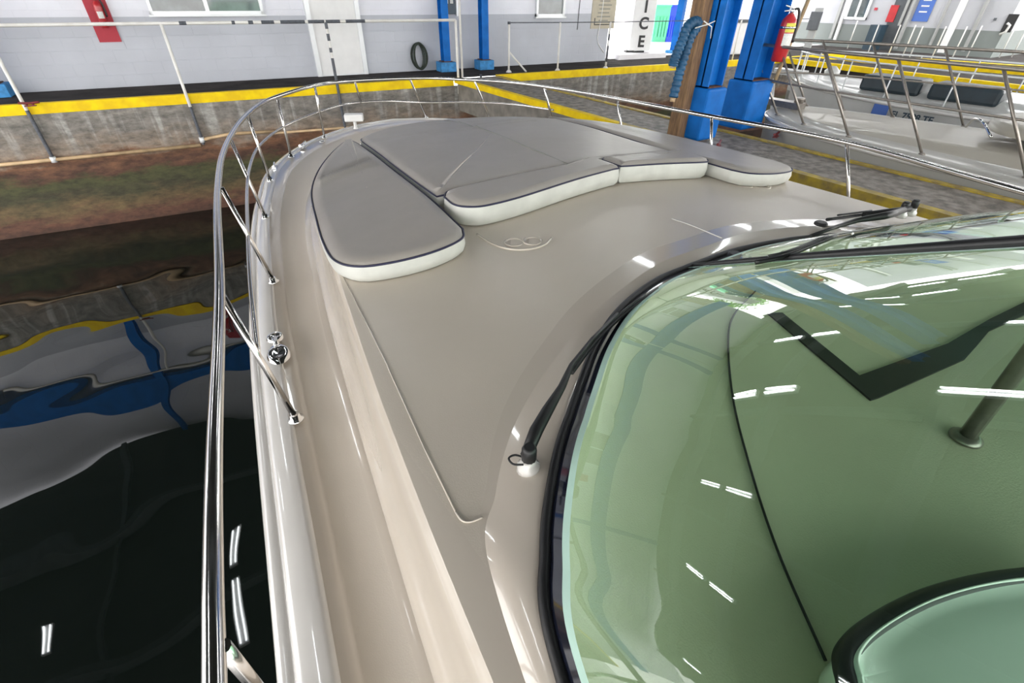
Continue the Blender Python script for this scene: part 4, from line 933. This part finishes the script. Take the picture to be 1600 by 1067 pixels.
def hullside(y,dz): # point just outside the near side of the third boat
    xs=[p for p in L3[:len(L3)//2+1]]; best=min(xs,key=lambda p:abs(p[1]-y)); return P3(best[0]*(1.012-.02*0)-.02,y,z3(y)+dz)
A=hullside(2.35,-.19)-Vector((.035,0,0)); B=hullside(3.4,-.19)-Vector((.035,0,0)); az=math.atan2(B.y-A.y,B.x-A.x)
text('FL 7588 TE',.13,A,(math.pi/2,0,az),'slate',b3,'registration_lettering',.002,'LEFT',.004)
c=MB(); q0=hullside(2.05,-.21)-Vector((.03,0,0)); q1=hullside(2.28,-.21)-Vector((.03,0,0)); c.add([q0,q1,q1+Vector((0,0,.16)),q0+Vector((0,0,.16)),q0+Vector((.02,.02,0)),q1+Vector((.02,.02,0)),q1+Vector((.02,.02,.16)),q0+Vector((.02,.02,.16))],[(0,1,2,3),(4,7,6,5),(0,4,5,1),(3,2,6,7)]); c.build('blue_decal','posterblue',b3)
rn=[P3(x*.93,y,.66) for x,y in L3 if y<5.5]; ra=pipe(rn,.014,'bow_rail','alu',b3)
for i in range(2,len(rn)-2,5): 
    x,y=[q for q in L3 if q[1]<5.5][i]; pipe([P3(x*.93,y,.08),rn[i]],.011,'stanchion','alu',ra)
c=MB(); c.obox(tuple(P3(0,-.1,.27)),.13,.3,.05,0); c.lathe(P3(.35,.55,.22),[(.12,0),(.14,.12),(.05,.2)],14); c.build('anchor_roller','boatwhite',b3)
c=MB(); c.tube([P3(0,-.4,.12),P3(-.1,-.2,-.5)],.025,8); c.obox(tuple(P3(-.15,-.25,-.55)),.16,.05,.03,.6); c.build('anchor','alu',b3)
rws=[[P3(x,3.75+abs(x)*abs(x)*.5,.24) for x in (-1.1,-.9,-.5,0,.5,.9,1.1)],[P3(x*.85,4.5+abs(x)*abs(x)*.5,.80) for x in (-1.1,-.9,-.5,0,.5,.9,1.1)]]
c=MB(); c.grid(rws); ws=c.build('windscreen','teal',b3); c=MB(); c.tube(rws[0],.02,6); c.tube(rws[1],.02,6); c.tube([rws[0][0],rws[1][0]],.02,6); c.tube([rws[0][3],rws[1][3]],.015,6); c.build('windscreen_frame','alu',ws)
# fourth boat beyond
b4,P4,z4,L4=other_boat('runabout',(13.5,7.6),math.radians(-3),.8,-.15,.15,11,'white and grey boat moored beside the second pier with a bare foredeck',['boatwhite','boatlight'],'hullgrey',0)
# ================================================================== roof, beams and lamps of the boathouse
ZR_=4.6
rf=MB(); rf.box((-8.5,-7,ZR_),(20,EV(0)+1.6,ZR_+.1)); struct(rf.build('ceiling','roof'))
c=MB(); wbox(c,UL,UE,1.95,2.5,.14,.34); struct(c.build('trim_blue_beam','blue'))
for i,v in enumerate((-6.5,-3.5,0,3.5,7,10.2)):
    c=MB(); c.box((-8.5,v-.07,ZR_-.30),(20,v+.07,ZR_)); tag(c.build('roof_beam','beam'),'grey steel beam under the boathouse roof','beam','roof beams overhead')
for i,u in enumerate((-8,-4,0,4,8,12,16)):
    c=MB(); c.box((u-.05,-7,ZR_-.16),(u+.05,EV(0)+1.5,ZR_)); tag(c.build('roof_purlin','beam'),'thin grey purlin under the boathouse roof','beam','roof purlins overhead')
def lamp(u,v):
    r=thing('strip_light',(u,v,ZR_-.42),'twin tube strip light hung under the boathouse roof','light','strip lights overhead')
    c=MB(); c.box((u-.09,v-.55,ZR_-.40),(u+.09,v+.55,ZR_-.34)); c.build('fitting_body','white',r)
    for s in (-.05,.05):
        c=MB(); c.tube([(u+s,v-.5,ZR_-.42),(u+s,v+.5,ZR_-.42)],.014,8); c.build('lamp_tube','tube',r)
    return r
spots=[(u,v) for u in (-1.9,1.2,4.3,7.4,10.5,13.6,16.7) for v in (1.5,2.9,6.6,8.0) if not (u==1.2 and v<3)]+[(u,v) for u in (7.4,10.5,13.6,16.7) for v in (-3.6,-2.2)]+[(-5.2,8.2),(-7.6,6.2)]
L0=lamp(*spots[0])
for u,v in spots[1:]: dup(L0,(u-spots[0][0],v-spots[0][1],0))
